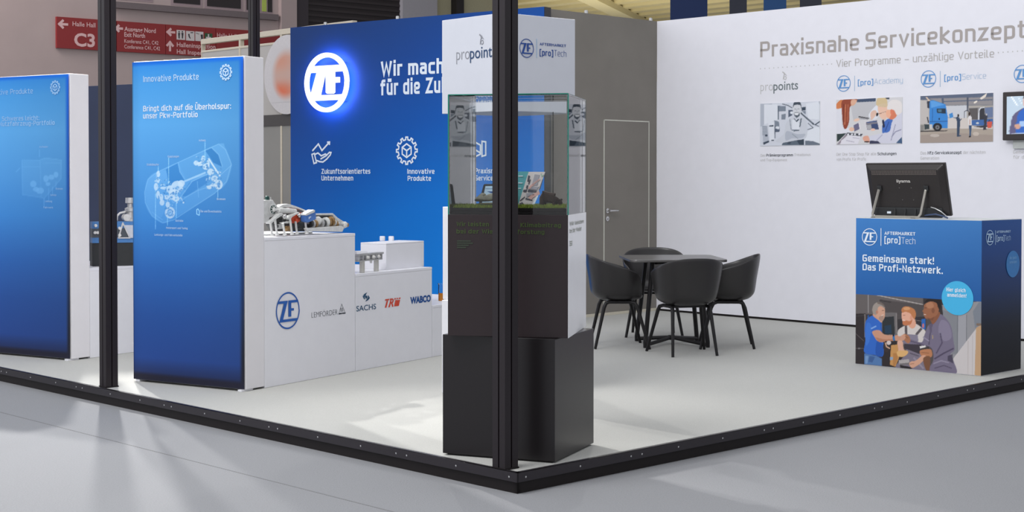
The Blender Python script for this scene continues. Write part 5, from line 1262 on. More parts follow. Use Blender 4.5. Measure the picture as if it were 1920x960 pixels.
spots = [(1.465, 12.56, 14, 'black bucket chair whose curved back hides the near edge of the table'),
         (.92, 13.10, -86, 'black bucket chair at the table, nearest the black gloss cube'),
         (1.90, 13.10, 84, 'black bucket chair at the table, nearest the promotion counter'),
         (1.335, 14.05, 176, 'black bucket chair behind the table, before the grey wall with the door')]
for i, (x, y, a, lab) in enumerate(spots):
    o = ch if i == 0 else copy_tree(ch)
    o.location = (x, y, 0); o.rotation_euler = (0, 0, R(a)); o['label'] = lab
tx, ty, ta_ = 1.42, 13.27, R(3)
tbl = root('meeting_table', (tx, ty, 0), 'charcoal square meeting table with rounded corners between the four bucket chairs', 'table')
def rsq(h, rc, n=7):
    out = []
    for q in range(4):
        cx, cy = (h-rc)*(1 if q in (0, 3) else -1), (h-rc)*(1 if q in (0, 1) else -1)
        for k in range(n+1):
            t = q*PI/2+k/n*PI/2; out.append((cx+rc*math.cos(t), cy+rc*math.sin(t)))
    return out
ca, sa = math.cos(ta_), math.sin(ta_)
def tw(x, y, z): return Vector((tx+x*ca-y*sa, ty+x*sa+y*ca, z))
b = MB(); b.prism([tw(x, y, .752) for x, y in rsq(.425, .07)], up*.022); bevel(b.build('tabletop', M_table, tbl), .004)
for sx, sy in ((-1, -1), (1, -1), (1, 1), (-1, 1)):
    f_ = tw(.275*sx, .275*sy, .0); k_ = tw(.20*sx, .20*sy, .752)
    b = MB(); b.tube([f_, f_+up*.03+(k_-f_)*.02, k_], [.017, .02, .02], 8); b.build('leg', M_leg, tbl, smooth=True)
    b = MB(); b.tube([tw(.270*sx, .270*sy, .022), tw(.0, .0, .062)], .017, 8); b.build('floor_strut', M_leg, tbl, smooth=True)
b = MB(); b.lathe(tw(0, 0, .04), up, [(0, .03), (.04, .03)], 12); b.build('hub', M_leg, tbl, smooth=True)
b = MB(); b.box(tw(0, 0, .722), .5, .05, .03, PI/4+ta_); b.box(tw(0, 0, .722), .5, .05, .03, -PI/4+ta_); each(b, 'top_brace', M_leg, tbl)

# ================================================================== sign-up counter with the monitor
q0 = G(1604, 682.5); KF = Plane(q0, -44.0); wK = KF.uv(1840, 560)[0]; q1k = KF.P(wK, 0)
KS = Plane(q1k, 43.5); dK = .605; HK = 1.16
kc = root('promotion_counter', KF.P(wK/2, 0, -dK/2), 'blue promotion counter printed with three men shaking hands, under the monitor', 'counter')
b = MB(); b.hexa([KF.P(0, 0, -.003), KF.P(wK-.003, 0, -.003), KS.P(dK, 0, -.003), KF.P(0, 0)+KS.d*dK], [KF.P(0, HK, -.003), KF.P(wK-.003, HK, -.003), KS.P(dK, HK, -.003), KF.P(0, HK)+KS.d*dK]); b.build('counter_body', M_white2, kc)
b = MB(); b.hexa([KF.P(0, HK, -.001), KF.P(wK-.001, HK, -.001), KS.P(dK, HK, -.001), KF.P(0, HK)+KS.d*dK], [v+up*.004 for v in (KF.P(0, HK, -.001), KF.P(wK-.001, HK, -.001), KS.P(dK, HK, -.001), KF.P(0, HK)+KS.d*dK)]); b.build('counter_top', mat('pale_grey_top', (206, 210, 210), .35), kc)
# traced print: blue field above, workshop picture below
I = Ink(1600, 535, 1845, 712, (86, 80, 80), 4, (1600, 540), 5.648)
I.poly((104, 98, 98), [(20, 60), (800, 100), (760, 300), (20, 270)]).poly((84, 78, 78), [(280, 120), (740, 180), (740, 330), (450, 280), (290, 250)])
I.line((188, 180, 176), [(200, 66), (740, 176)], 8).line((164, 160, 160), [(158, 62), (158, 262)], 9).line((60, 56, 58), [(280, 130), (400, 152)], 10)
I.poly((52, 46, 48), [(22, 272), (130, 270), (130, 812), (22, 800)]).poly((66, 60, 62), [(130, 280), (210, 280), (140, 520), (130, 560)]).line((126, 120, 118), [(122, 280), (124, 520)], 14).line((70, 66, 68), [(22, 300), (110, 290)], 8).poly((40, 90, 160), [(150, 290), (165, 285), (166, 330), (150, 335)])
I.poly((112, 108, 108), [(300, 260), (460, 260), (470, 520), (300, 510)]).poly((48, 52, 56), [(305, 310), (430, 300), (440, 490), (305, 495)]).poly((40, 62, 84), [(330, 400), (400, 390), (405, 480), (335, 485)]).line((138, 132, 132), [(455, 270), (458, 480)], 10).poly((58, 54, 56), [(468, 330), (520, 330), (520, 440), (470, 440)])
I.poly((58, 54, 58), [(620, 310), (770, 300), (770, 440), (660, 400)]).poly((44, 104, 184), [(722, 330), (762, 325), (764, 440), (722, 430)]).ell((210, 120, 120), 740, 400, 10, 24).line((130, 126, 126), [(640, 335), (725, 352)], 5)
I.poly((58, 54, 56), [(740, 105), (950, 120), (960, 260), (960, 410), (900, 300), (740, 200)])
I.poly((52, 46, 48), [(300, 500), (520, 540), (520, 860), (300, 830)]).line((110, 100, 100), [(22, 480), (110, 560)], 5).line((90, 84, 84), [(22, 640), (110, 640)], 8).ell((120, 116, 120), 60, 640, 14, 8)
I.poly((150, 150, 154), [(940, 180), (1362, 140), (1362, 940), (1040, 920), (1000, 600), (960, 400)]).poly((134, 136, 142), [(945, 230), (1110, 290), (1105, 700), (1040, 700), (960, 400)]).poly((162, 162, 168), [(1110, 290), (1200, 270), (1200, 560), (1108, 680)])
for x in (1105, 1200): I.line((104, 106, 112), [(x, 280), (x-2, 720-(x-1105)*1.2)], 5)
I.poly((206, 200, 200), [(1040, 770), (1300, 430), (1362, 390), (1362, 940), (1060, 915)]).line((180, 170, 168), [(1215, 560), (1215, 930)], 5).line((186, 176, 174), [(1262, 500), (1262, 930)], 4)
I.poly((128, 134, 144), [(1265, 250), (1330, 150), (1350, 150), (1355, 380), (1290, 430)]).poly((196, 160, 124), [(1300, 420), (1362, 390), (1362, 942), (1284, 934)]).poly((130, 110, 96), [(1300, 372), (1362, 376), (1362, 398), (1306, 400)])
# man in the blue polo
I.poly((86, 124, 176), [(116, 690), (250, 715), (302, 745), (302, 826), (116, 808)]).poly((66, 98, 150), [(170, 720), (230, 730), (200, 790), (160, 780)]).line((58, 54, 70), [(120, 688), (245, 712), (300, 742)], 12).poly((122, 156, 200), [(125, 720), (160, 720), (150, 800), (125, 800)])
I.poly((52, 106, 198), [(205, 292), (262, 335), (298, 368), (305, 480), (320, 590), (312, 722), (220, 708), (116, 682), (126, 560), (120, 430), (138, 340)], sm=True).poly((38, 84, 168), [(250, 560), (312, 600), (308, 718), (240, 708)], .8, True).poly((70, 128, 216), [(140, 380), (190, 400), (170, 560), (130, 600)], .6, True).line((130, 170, 230), [(190, 430), (240, 405)], 16).line((34, 78, 160), [(290, 370), (300, 480)], 6)
I.poly((206, 152, 126), [(200, 462), (272, 446), (330, 492), (420, 500), (522, 502), (522, 556), (420, 560), (330, 572), (262, 566), (225, 520)], sm=True).poly((176, 118, 92), [(230, 520), (330, 545), (420, 540), (420, 560), (330, 572), (262, 566)], .7)
I.poly((50, 120, 180), [(414, 492), (436, 492), (442, 556), (420, 558)]).poly((30, 30, 40), [(416, 490), (432, 490), (432, 512), (418, 512)])
I.poly((206, 158, 134), [(215, 262), (250, 255), (310, 300), (302, 366), (262, 338), (210, 296)], sm=True)
I.poly((212, 164, 140), [(228, 195), (300, 180), (332, 215), (334, 290), (318, 338), (280, 340), (248, 300), (226, 262)], sm=True).poly((160, 150, 142), [(206, 262), (202, 212), (222, 170), (262, 150), (312, 165), (332, 200), (330, 215), (290, 192), (260, 210), (256, 260), (236, 285)], sm=True).poly((112, 100, 94), [(262, 150), (320, 170), (332, 205), (300, 180), (256, 165)], .9, True).poly((172, 142, 128), [(282, 300), (318, 296), (320, 340), (294, 350), (268, 322)], sm=True).line((236, 226, 222), [(296, 292), (318, 284)], 6).line((110, 76, 62), [(304, 240), (326, 236)], 5).ell((190, 134, 110), 250, 255, 12, 20)
# middle man
I.poly((128, 120, 136), [(500, 480), (700, 480), (742, 560), (722, 700), (765, 874), (450, 850), (560, 690), (530, 590)], sm=True).poly((58, 52, 60), [(540, 590), (720, 600), (700, 700), (600, 660), (540, 640)], .9).line((96, 88, 104), [(600, 690), (690, 720)], 14).line((150, 142, 158), [(640, 740), (740, 850)], 20)
I.poly((214, 206, 202), [(480, 440), (560, 395), (655, 378), (722, 420), (766, 465), (760, 560), (690, 576), (660, 500), (560, 495), (500, 510), (470, 500)], sm=True).line((96, 88, 92), [(556, 402), (560, 490)], 26).line((96, 88, 92), [(720, 430), (668, 492)], 26).poly((136, 130, 148), [(545, 490), (680, 495), (690, 560), (560, 550)])
I.poly((226, 168, 142), [(590, 340), (650, 330), (660, 400), (625, 430), (585, 400)], sm=True).poly((230, 174, 150), [(520, 255), (600, 240), (655, 290), (640, 350), (600, 385), (548, 394), (520, 350), (512, 300)], sm=True).poly((194, 126, 82), [(508, 236), (524, 205), (560, 194), (610, 205), (652, 235), (662, 285), (646, 330), (622, 300), (600, 268), (550, 252), (522, 262)], sm=True).poly((222, 168, 120), [(530, 212), (580, 200), (600, 225), (550, 235)], .8, True).poly((198, 122, 84), [(520, 362), (548, 345), (600, 350), (626, 330), (610, 380), (560, 398), (528, 388)], sm=True).line((240, 226, 220), [(522, 338), (550, 346)], 6).line((150, 96, 70), [(525, 290), (548, 288)], 5).ell((222, 156, 130), 612, 315, 14, 24)
I.poly((222, 174, 152), [(470, 560), (520, 565), (532, 640), (560, 690), (480, 690), (465, 630)], sm=True)
I.ell((62, 52, 52), 350, 620, 34, 60).ell((214, 200, 196), 375, 580, 24, 22).line((222, 180, 150), [(340, 580), (350, 620), (385, 640)], 12)
I.poly((202, 150, 92), [(400, 605), (470, 598), (484, 740), (445, 835), (388, 812), (392, 720)]).poly((176, 120, 70), [(420, 690), (470, 690), (470, 750), (440, 830), (420, 825)], .7).poly((224, 178, 118), [(470, 668), (570, 664), (572, 700), (520, 730), (470, 720)], sm=True).poly((150, 170, 196), [(386, 730), (420, 730), (418, 760), (388, 765)])
I.poly((176, 170, 170), [(478, 765), (590, 752), (594, 808), (490, 818)]).poly((120, 116, 118), [(490, 800), (594, 790), (594, 812), (490, 820)]).poly((44, 40, 44), [(494, 815), (640, 842), (604, 862), (496, 846)])
# man in the grey coverall
I.poly((120, 112, 134), [(834, 372), (860, 340), (918, 275), (1000, 345), (1042, 430), (1060, 560), (1072, 655), (1030, 700), (1062, 775), (1082, 912), (806, 884), (845, 770), (830, 640), (720, 600), (600, 590), (596, 540), (720, 575), (752, 500), (790, 400)], sm=True)
I.poly((144, 136, 158), [(930, 340), (1010, 380), (1040, 520), (960, 560), (900, 460)], .7, True).line((86, 78, 98), [(835, 385), (815, 470), (800, 600)], 12).line((90, 82, 104), [(920, 480), (940, 580), (880, 690)], 14).line((84, 76, 98), [(1060, 640), (960, 690), (860, 750)], 16).line((92, 84, 106), [(600, 560), (720, 595), (810, 640)], 12).line((150, 142, 162), [(850, 800), (930, 770), (1010, 790)], 14).line((88, 80, 100), [(860, 850), (960, 820), (1040, 850)], 10).line((152, 144, 166), [(740, 520), (800, 560)], 12).poly((60, 54, 72), [(1000, 720), (1050, 700), (1060, 800), (1000, 770)], .7).line((206, 180, 110), [(838, 502), (842, 540)], 6).poly((100, 92, 114), [(800, 390), (836, 372), (830, 470), (812, 480)])
I.poly((140, 90, 66), [(800, 300), (900, 250), (915, 290), (850, 382), (820, 350)], sm=True).poly((158, 104, 76), [(752, 175), (830, 140), (900, 170), (905, 240), (880, 290), (820, 325), (770, 325), (745, 285), (742, 255), (730, 245), (748, 220)], sm=True).poly((190, 136, 104), [(770, 165), (830, 150), (850, 200), (790, 215)], .7, True).poly((40, 34, 34), [(748, 160), (785, 118), (850, 106), (920, 125), (928, 180), (915, 235), (895, 200), (880, 160), (820, 140), (770, 150)], sm=True).line((240, 230, 224), [(748, 278), (768, 284)], 6).line((96, 58, 44), [(752, 212), (778, 210)], 5).ell((134, 86, 64), 845, 240, 16, 28).poly((112, 70, 54), [(775, 310), (820, 322), (860, 300), (840, 345), (790, 335)], .5)
I.poly((172, 116, 86), [(520, 505), (545, 485), (590, 510), (604, 560), (580, 588), (545, 560), (530, 540)], sm=True).poly((214, 160, 134), [(500, 510), (540, 490), (556, 520), (530, 556), (505, 550)], .9, True).line((120, 78, 60), [(548, 512), (580, 530)], 5)
I.poly((230, 226, 222), [(702, 618), (764, 608), (770, 636), (708, 642)]).poly((64, 58, 58), [(708, 640), (800, 620), (806, 660), (720, 670)]).poly((188, 128, 92), [(710, 660), (818, 650), (834, 720), (800, 735), (742, 728), (712, 706)], sm=True).line((130, 84, 60), [(720, 685), (800, 690)], 5)
I.poly((214, 164, 138), [(590, 800), (620, 775), (660, 770), (735, 712), (772, 730), (720, 790), (655, 835), (615, 845)], sm=True).poly((124, 84, 62), [(740, 745), (812, 728), (804, 872), (764, 856)], sm=True).line((156, 108, 84), [(600, 806), (640, 800)], 6)
I.blur(1)
zb = KF.uv(1604, 551)[1]
bpk = by_pixel(KF, I, 0)
def kprint(U, Z):
    t = np.clip((HK-Z)/(HK-zb), 0, 1)[:, None]; s_ = (U/wK)[:, None]
    top = np.array([62, 122, 188.])*(1-t)+np.array([36, 92, 160.])*t
    top = top*(1.04-.06*s_)
    return np.where((Z > zb)[:, None], top, bpk(U, Z)*.97)
picture('front_print', KF, 0, wK, .004, HK, 236, 276, kprint, M_print, kc, off=0)
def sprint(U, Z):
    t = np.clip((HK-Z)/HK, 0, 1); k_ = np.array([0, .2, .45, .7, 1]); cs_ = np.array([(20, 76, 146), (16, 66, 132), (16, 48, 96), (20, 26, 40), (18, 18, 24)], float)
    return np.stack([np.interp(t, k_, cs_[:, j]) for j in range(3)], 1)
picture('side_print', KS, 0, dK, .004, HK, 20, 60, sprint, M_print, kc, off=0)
zf_lockup(KF, 1630.7, 444.3, 16, 1652, 16.5, kc, M_whiteink, M_whiteink, [(M_whiteink, [tl(KF, 'AFTERMARKET', 1658.5, 440, 1716.5, 6, .025)]), (M_whiteink, [tl(KF, '[pro]', 1658.5, 455.6, 1688.5, 12, .016)]), (M_whiteink, [tl(KF, 'Tech', 1690.5, 457, 1716.5, 12, -.01)])])
lettering('headline_lettering', [tl(KF, 'Gemeinsam stark!', 1617.5, 490, 1751.5, 13, .02), tl(KF, 'Das Profi-Netzwerk.', 1617.5, 506.5, 1768, 13, .02)], KF, M_whiteink, kc)
u_, z_ = KF.uv(1795.5, 559); rs_ = (KF.uv(1795.5, 527)[1]-KF.uv(1795.5, 591)[1])/2
st = marks('round_sticker', KF, [circle(u_, z_, rs_, 48)], M_cyan, kc, off=.003)
def tilted(pl, s, cx, cy, wpx, cap, bold):
    return tl(pl, s, cx-wpx/2, cy, cx+wpx/2, cap, bold)
lettering('sticker_words', [tilted(KF, 'Hier gleich', 1793, 546, 36, 7, .02), tilted(KF, 'anmelden!', 1794.5, 556, 36, 7, .02)], KF, M_whiteink, st, off=.0045)
zf_lockup(KS, 1855.5, 445.5, 14.2, 1866, 13.5, kc, M_paleblueink, M_paleblueink, [(M_paleblueink, [tl(KS, 'AFTERMARKET', 1868.2, 437, 1894.5, 4.2, .02)]), (M_paleblueink, [tl(KS, '[pro]', 1868, 452, 1882.5, 10, .012)]), (M_paleblueink, [tl(KS, 'Tech', 1883.4, 451, 1894.5, 10, -.01)])])
u_, z_ = KS.uv(1898.7, 495); rs2 = (KS.uv(1898.7, 470)[1]-KS.uv(1898.7, 520)[1])/2
st2 = marks('round_sticker', KS, [circle(u_, z_, rs2, 40)], mat('shaded_cyan_sticker' if False else 'shaded_side_sticker', (24, 116, 184), .45), kc, off=.003)  # same cyan sticker, darkened in the colour for the counter's shaded side
lettering('sticker_words', [tl(KS, 'Hier gleich', 1892, 486, 1905, 5, .01), tl(KS, 'anmelden!', 1892, 494, 1905.5, 5, .01)], KS, mat('shaded_sticker_print', (120, 176, 222), .5), st2, off=.0045)  # sticker lettering dimmed in its colour to match the shaded side

# monitor seen from behind, leaning back towards the camera
ZT = HK+.004
MP = KF.off(-.20)
um0 = MP.uv(1633, 405)[0]; um1 = MP.uv(1781, 407)[0]; Hm = .425; lean = .115
def mp(u, h, o=0.0):
    """point on the leaning back face: u along, h up along the panel, o outwards"""
    t = math.asin(lean/Hm); q = MP.P(um0+u, ZT+.012+h*math.cos(t)-o*math.sin(t), h*math.sin(t)+o*math.cos(t)); return q
wm = um1-um0
mon = root('monitor', MP.P(um0+wm/2, ZT, 0), 'black monitor seen from behind on top of the blue promotion counter', 'monitor')
M_mon = mat('black_matt_plastic', (46, 42, 42), .38, var=.04, spec=.5)
b = MB(); b.hexa([mp(0, 0, -.03), mp(wm, 0, -.03), mp(wm, 0, -.055), mp(0, 0, -.055)], [mp(0, Hm, -.03), mp(wm, Hm, -.03), mp(wm, Hm, -.055), mp(0, Hm, -.055)]); bevel(b.build('screen_bezel', M_mon, mon), .004)
b = MB(); i0, i1 = .035, .03
b.hexa([mp(0.004, .004, -.03), mp(wm-.004, .004, -.03), mp(wm-.004, Hm-.004, -.03), mp(.004, Hm-.004, -.03)], [mp(.05, .05, .0), mp(wm-.05, .05, .0), mp(wm-.05, Hm-.045, .0), mp(.05, Hm-.045, .0)]); bevel(b.build('back_cover', M_mon, mon), .01)
b = MB(); b.hexa([mp(.012, .012, -.0555), mp(wm-.012, .012, -.0555), mp(wm-.012, .012, -.0565), mp(.012, .012, -.0565)], [mp(.012, Hm-.012, -.0555), mp(wm-.012, Hm-.012, -.0555), mp(wm-.012, Hm-.012, -.0565), mp(.012, Hm-.012, -.0565)]); b.build('screen_glass', mat('screen_black', (20, 20, 22), .1), mon)
b = MB(); n_ = 44
for k in range(n_):
    u_ = .062+(wm-.124)*k/n_
    for j in range(3):
        h_ = Hm-.085+j*.013; b.hexa([mp(u_, h_, .0), mp(u_+.007, h_, .0), mp(u_+.007, h_, .0015), mp(u_, h_, .0015)], [mp(u_, h_+.009, .0), mp(u_+.007, h_+.009, .0), mp(u_+.007, h_+.009, .0015), mp(u_, h_+.009, .0015)])
b.build('vent_grille', mat('vent_grey', (112, 104, 100), .5), mon)
class Lean:
    n = (mp(0, 0, 1)-mp(0, 0, 0)); d = MP.d
    @staticmethod
    def P(u, z, off=0): return mp(u, z, off)
Lean.n.normalize()
lettering('maker_name', [(HUM+'iiyama', wm*.395, Hm*.655, wm*.175, .026, .018)], Lean, mat('silver_print', (206, 202, 198), .4), mon, off=.0012)
b = MB()
for uu, hh in ((.42, .55), (.57, .55), (.44, .32), (.58, .32)): b.lathe(mp(wm*uu, Hm*hh, 0), Lean.n, [(0, .004), (.002, .003)], 8)
each(b, 'screw', mat('grey_screw', (110, 106, 104), .4), mon)
for uu in (.145, .735):
    b = MB(); b.hexa([mp(wm*uu, Hm*.50, 0), mp(wm*(uu+.055), Hm*.50, 0), mp(wm*(uu+.055), Hm*.50, .018), mp(wm*uu, Hm*.50, .018)], [mp(wm*uu, Hm*.595, 0), mp(wm*(uu+.055), Hm*.595, 0), mp(wm*(uu+.055), Hm*.595, .014), mp(wm*uu, Hm*.595, .014)]); bevel(b.build('hinge', M_dark, mon), .003)
# U-shaped stand: flat bar down from each hinge, bent, and along the counter
t0 = mp(wm*.17, Hm*.53, .02); t1 = mp(wm*.765, Hm*.53, .02)
fo = .085
def gp(u, o, z=.010): return MP.P(um0+u, ZT+z, o)
pl_ = [t0, t0+(gp(wm*.085, fo)-t0)*.5, gp(wm*.085, fo)+(t0-gp(wm*.085, fo))*.12, gp(wm*.10, fo+.004), gp(wm*.14, fo+.004), gp(wm*.40, fo+.004), gp(wm*.64, fo+.004), gp(wm*.68, fo+.004), gp(wm*.70, fo)+(t1-gp(wm*.70, fo))*.12, t1+(gp(wm*.70, fo)-t1)*.5, t1]
b = MB(); b.tube(pl_, .0125, 4, square=True); o = b.build('stand_bar', mat('satin_grey_metal', (176, 172, 164), .35, metal=.5), mon); bevel(o, .003)
for uu in (.11, .62): b = MB(); b.box(gp(wm*uu, fo, 0), .04, .025, .004, KF.a); b.build('rubber_foot', M_dark, mon)
b = MB(); b.hexa([mp(.05, .0, -.028), mp(wm-.05, .0, -.028), mp(wm-.05, .0, .03), mp(.05, .0, .03)], [mp(.05, .075, -.028), mp(wm-.05, .075, -.028), mp(wm-.05, .075, .012), mp(.05, .075, .012)]); bevel(b.build('connector_housing', M_dark, mon), .006)
b = MB(); b.hexa([mp(wm*.24, .03, .0245), mp(wm*.29, .03, .0245), mp(wm*.29, .03, .028), mp(wm*.24, .03, .028)], [mp(wm*.24, .045, .0195), mp(wm*.29, .045, .0195), mp(wm*.29, .045, .023), mp(wm*.24, .045, .023)]); b.build('type_label', M_whiteink, mon)
b = MB(); b.tube([mp(wm*.80, .085, .02), mp(wm*.86, .078, .03), mp(wm*.93, .055, .035), mp(wm*.98, .02, .03), gp(wm*1.0, .03, .006)], .0045, 8); b.build('steel_cable', M_silver, mon, smooth=True)
b = MB(); b.tube([mp(wm*.72, .02, .03), gp(wm*.80, .06, .03), gp(wm*.88, .07, .035), gp(wm*.95, .05, .022), gp(wm*1.0, .03, .006)], .006, 8); b.build('blue_cable', mat('blue_black_cable', (60, 76, 110), .4), mon, smooth=True)
for k in range(3):
    b = MB(); b.tube([mp(wm*(.34+.13*k), .07, .012), mp(wm*(.35+.13*k), .045, .03), gp(wm*(.36+.13*k), .07, .008)], .005, 8); b.build('black_cable', M_dark, mon, smooth=True)
# ================================================================== the hall behind the stand
HW = Plane(AT(104, 60, 28), 40.0)
M_hw = mat('hall_wall_plaster', (178, 162, 160), .8, var=.03, scale=2)
uL = HW.uv(-500, 60)[0]; uC = HW.uv(522, 20)[0]; uS0 = HW.uv(551, 20)[0]; uS1 = HW.uv(750, 20)[0]; uW1 = HW.uv(815, 20)[0]; uR = HW.uv(960, 20)[0]
ZHW = 7.0
b = MB(); b.pbox(HW, uL, uC, ZH, ZHW, 0, -.4); hall_wall = b.build('hall_wall', M_hw); tag(hall_wall, kind='structure')
b = MB(); b.pbox(HW, uC, uS0, ZH, ZHW, .12, -.4); tag(b.build('trim_1', mat('hall_pier_plaster', (172, 156, 155), .8, var=.03, scale=2)), kind='structure')
# windows of the gallery above the sign
M_hg = mat('dark_window_glass', (34, 26, 28), .15, spec=.5)
def hz_(x, y): return HW.uv(x, y)
def win(n, x0, x1, m):
    u0_, z0_ = hz_(x0, 2+ (x0-220)*.095); u1_, _ = hz_(x1, 10); zs_ = hz_((x0+x1)/2, ((x0+x1)/2-220)*.0985-1)[1]
    b = MB(); b.pbox(HW, u0_, u1_, zs_, ZHW-.3, .004, -.1); o = b.build('window_%d' % n, M_frame); tag(o, kind='structure')
    b = MB(); i_ = min(.06, (u1_-u0_)*.1); b.pbox(HW, u0_+i_, u1_-i_, zs_+.05, ZHW-.36, .012, .0); b.build('window_glass', m, o)
M_frame = mat('mauve_window_frame', (160, 142, 146), .5)
win(1, 214, 287, mat('blue_window_glass', (92, 122, 150), .2)); win(2, 320, 380, M_hg); win(3, 383, 456, M_hg); win(4, 459, 489, M_hg)
win(5, 490, 500, mat('lime_window_blind', (172, 190, 92), .5)); win(6, 500.5, 511, M_hg)
b = MB(); zl = hz_(370, 18)[1]; b.pbox(HW, hz_(205, 5)[0], hz_(518, 30)[0], zl-.10, zl+.02, .10, 0); tag(b.build('trim_2', mat('grey_sill', (112, 102, 104), .6)), kind='structure')
b = MB(); b.pbox(HW, uL, uC, 2.5, 3.2, .02, 0); tag(b.build('trim_3', mat('mauve_band', (150, 134, 140), .7)), kind='structure')
# roller shutter
M_sh = mat('dark_shutter', (44, 38, 41), .6, var=.05)
sh = root('roller_shutter', HW.P((uS0+uS1)/2, ZH, -.1), 'dark slatted roller shutter in the hall wall above the blue graphic wall', 'shutter')
b = MB(); b.pbox(HW, uS0, uS1, ZH, ZHW, -.02, -.3); b.build('shutter_curtain', M_sh, sh)
b = MB(); z_ = ZH+2.6
while z_ < ZHW: b.pbox(HW, uS0+.35, uS1, z_, z_+.05, .0, -.02); z_ += .12
b.build('slats', mat('dark_shutter_slat', (52, 46, 49), .5), sh)
b = MB(); b.pbox(HW, uS0, uS0+.32, ZH, ZHW, .06, -.1); b.build('guide_rail', mat('dark_guide_rail', (60, 54, 60), .5), sh)
b = MB(); b.pbox(HW, uS1, uW1, ZH, ZHW, .1, -.4); tag(b.build('trim_4', mat('pale_pier_plaster', (172, 170, 178), .7)), kind='structure')
b = MB(); b.pbox(HW, uW1, uR, ZH, ZHW, -.3, -.6); tag(b.build('wall_far', mat('cream_plaster', (196, 190, 160), .7)), kind='structure')
u_ = HW.uv(868, 20)[0]; b = MB(); b.pbox(HW, u_-.11, u_+.11, ZH, ZHW, -.1, -.3); tag(b.build('trim_5', mat('dark_hall_column', (46, 42, 44), .5)), kind='structure')
# red direction sign, four boards
M_rs = mat('red_sign_board', (138, 44, 46), .5, var=.02)
M_rw = mat('pale_sign_print', (216, 178, 178), .6, var=.01)
zt_, zb_ = hz_(104, 31.5)[1], hz_(104, 90)[1]
rs = root('direction_sign', HW.P(hz_(260, 70)[0], zb_, .05), 'long red hall direction sign on the plaster wall above the lightbox panels', 'sign')
for x0, x1 in ((104, 215.5), (216.5, 307.6), (308.4, 401.6), (402.4, 540)):
    b = MB(); b.pbox(HW, hz_(x0, 60)[0], hz_(x1, 60)[0], zb_, zt_, .06, 0); b.build('sign_board', M_rs, rs)
def rt(s, xl, yb, xr, cap, bo=.01): return tl(HWs, s, xl, yb, xr, cap, bo)
HWs = HW.off(.06)
lettering('sign_lettering', [rt(HUM+'Halle Hall', 136, 48.5, 179, 8.5), rt(HUM+'C3', 139, 85.5, 178, 25, .03), rt(HUM+'Ausgang Nord', 233, 58, 292, 8.5, .02), rt(HUM+'Exit North', 233, 68.5, 272, 8.5, .02), rt(HUM+'Konferenz C41, C42', 233, 80, 297, 7), rt(HUM+'Conference C41, C42', 233, 90.5, 300, 7),
    rt(HUM+'Halleninspektion', 331.5, 87.5, 404, 8.5, .015), rt(HUM+'Hall Inspection', 331.5, 100.5, 396, 8.5, .015), rt(HUM+'Halle Hall', 407, 69.5, 443, 8)], HWs, M_rw, rs)
def arrow_l(x, y, w): return stroke([HWs.uv(x+w, y+w*.06), HWs.uv(x, y)], .045)+stroke([HWs.uv(x+w*.45, y-w*.42), HWs.uv(x, y), HWs.uv(x+w*.45, y+w*.45)], .045)
ar_up = stroke([HWs.uv(318.7, 94.5), HWs.uv(318.7, 79)], .045)+stroke([HWs.uv(313.5, 85), HWs.uv(318.7, 79), HWs.uv(324, 86)], .045)
for ar in (arrow_l(111, 45, 15), arrow_l(217, 53, 12), arrow_l(314, 60, 13), ar_up): marks('arrow', HWs, ar, M_rw, rs)
M_pic = mat('pale_pictogram_tile', (206, 198, 198), .6); M_pd = mat('dark_pictogram', (52, 48, 54), .6)
for k, (x0, x1, y0, y1) in enumerate(((331, 347, 56, 74), (348.8, 364.6, 57.8, 75.8), (366, 381.2, 58.8, 76.6), (383.8, 398.2, 62, 78))):
    a_, c_ = HWs.uv(x0, y1), HWs.uv(x1, y0); e_ = HWs.uv(x0, y0)
    marks('pictogram_tile', HWs, [[(a_[0], a_[1]), (c_[0], a_[1]), (c_[0], e_[1]), (a_[0], e_[1])]], M_pic if k < 3 else mat('green_first_aid_tile', (48, 84, 56), .6), rs)
def px_(L): return [HWs.uv(*p) for p in L]
fig = []
for x in (335.6, 341.8): fig += [px_([(x-2, 61.5), (x+2, 61.8), (x+1.2, 66.5), (x+1, 72.3), (x-1, 72), (x-1.2, 66.5)]), circle(*HWs.uv(x, 59.6), .014*1.1, 10)]
fig += [px_([(352.5, 64), (355, 63), (355.5, 68), (357.5, 72), (356, 72.5), (353.5, 69)]), px_([(357, 60.5), (362, 60.3), (362, 61.8), (357, 62)]), px_([(376, 65), (380, 64.5), (380.5, 75.5), (375.5, 75.6), (377, 72)]), px_([(367.5, 61.5), (373, 63.5), (373, 64.4), (367.5, 62.5)])]
marks('pictogram', HWs, fig, M_pd, rs, off=.004)
cr = [px_([(389.5, 64), (392, 64.2), (392, 76.5), (389.5, 76.2)]), px_([(386, 69), (395.5, 69.6), (395.5, 72.4), (386, 71.8)])]
marks('first_aid_cross', HWs, cr, M_pic, rs, off=.004)
# neighbouring stand: grey partition with rail and a round sign
NP = Plane(AT(545, 100, 19.0), -46.5)
uA = NP.uv(377.5, 90)[0]; uB = 1.3
def nz(x, y): return NP.uv(x, y)
zr0, zr1 = nz(545, 58)[1]-.035, nz(545, 58)[1]+.035
zp = nz(470, 84.5)[1]
M_np = mat('grey_partition_panel', (182, 178, 174), .6, var=.02, scale=4)
npx = root('partition_wall', NP.P((uA+uB)/2, ZH, -.05), 'grey partition of the neighbouring stand with a pale top rail, behind the car-drawing panel', 'partition')
zm0, zm1 = nz(520, 236)[1], nz(520, 215)[1]
b = MB(); wpan = 1.0; u_ = uA
seams = [uA]
while u_+.95 < uB: u_ += .95; seams.append(u_)
seams.append(uB)
for i in range(len(seams)-1): b.pbox(NP, seams[i]+.012, seams[i+1]-.012, zm1, zp-.03, 0, -.05)
b.build('upper_panel', M_np, npx)
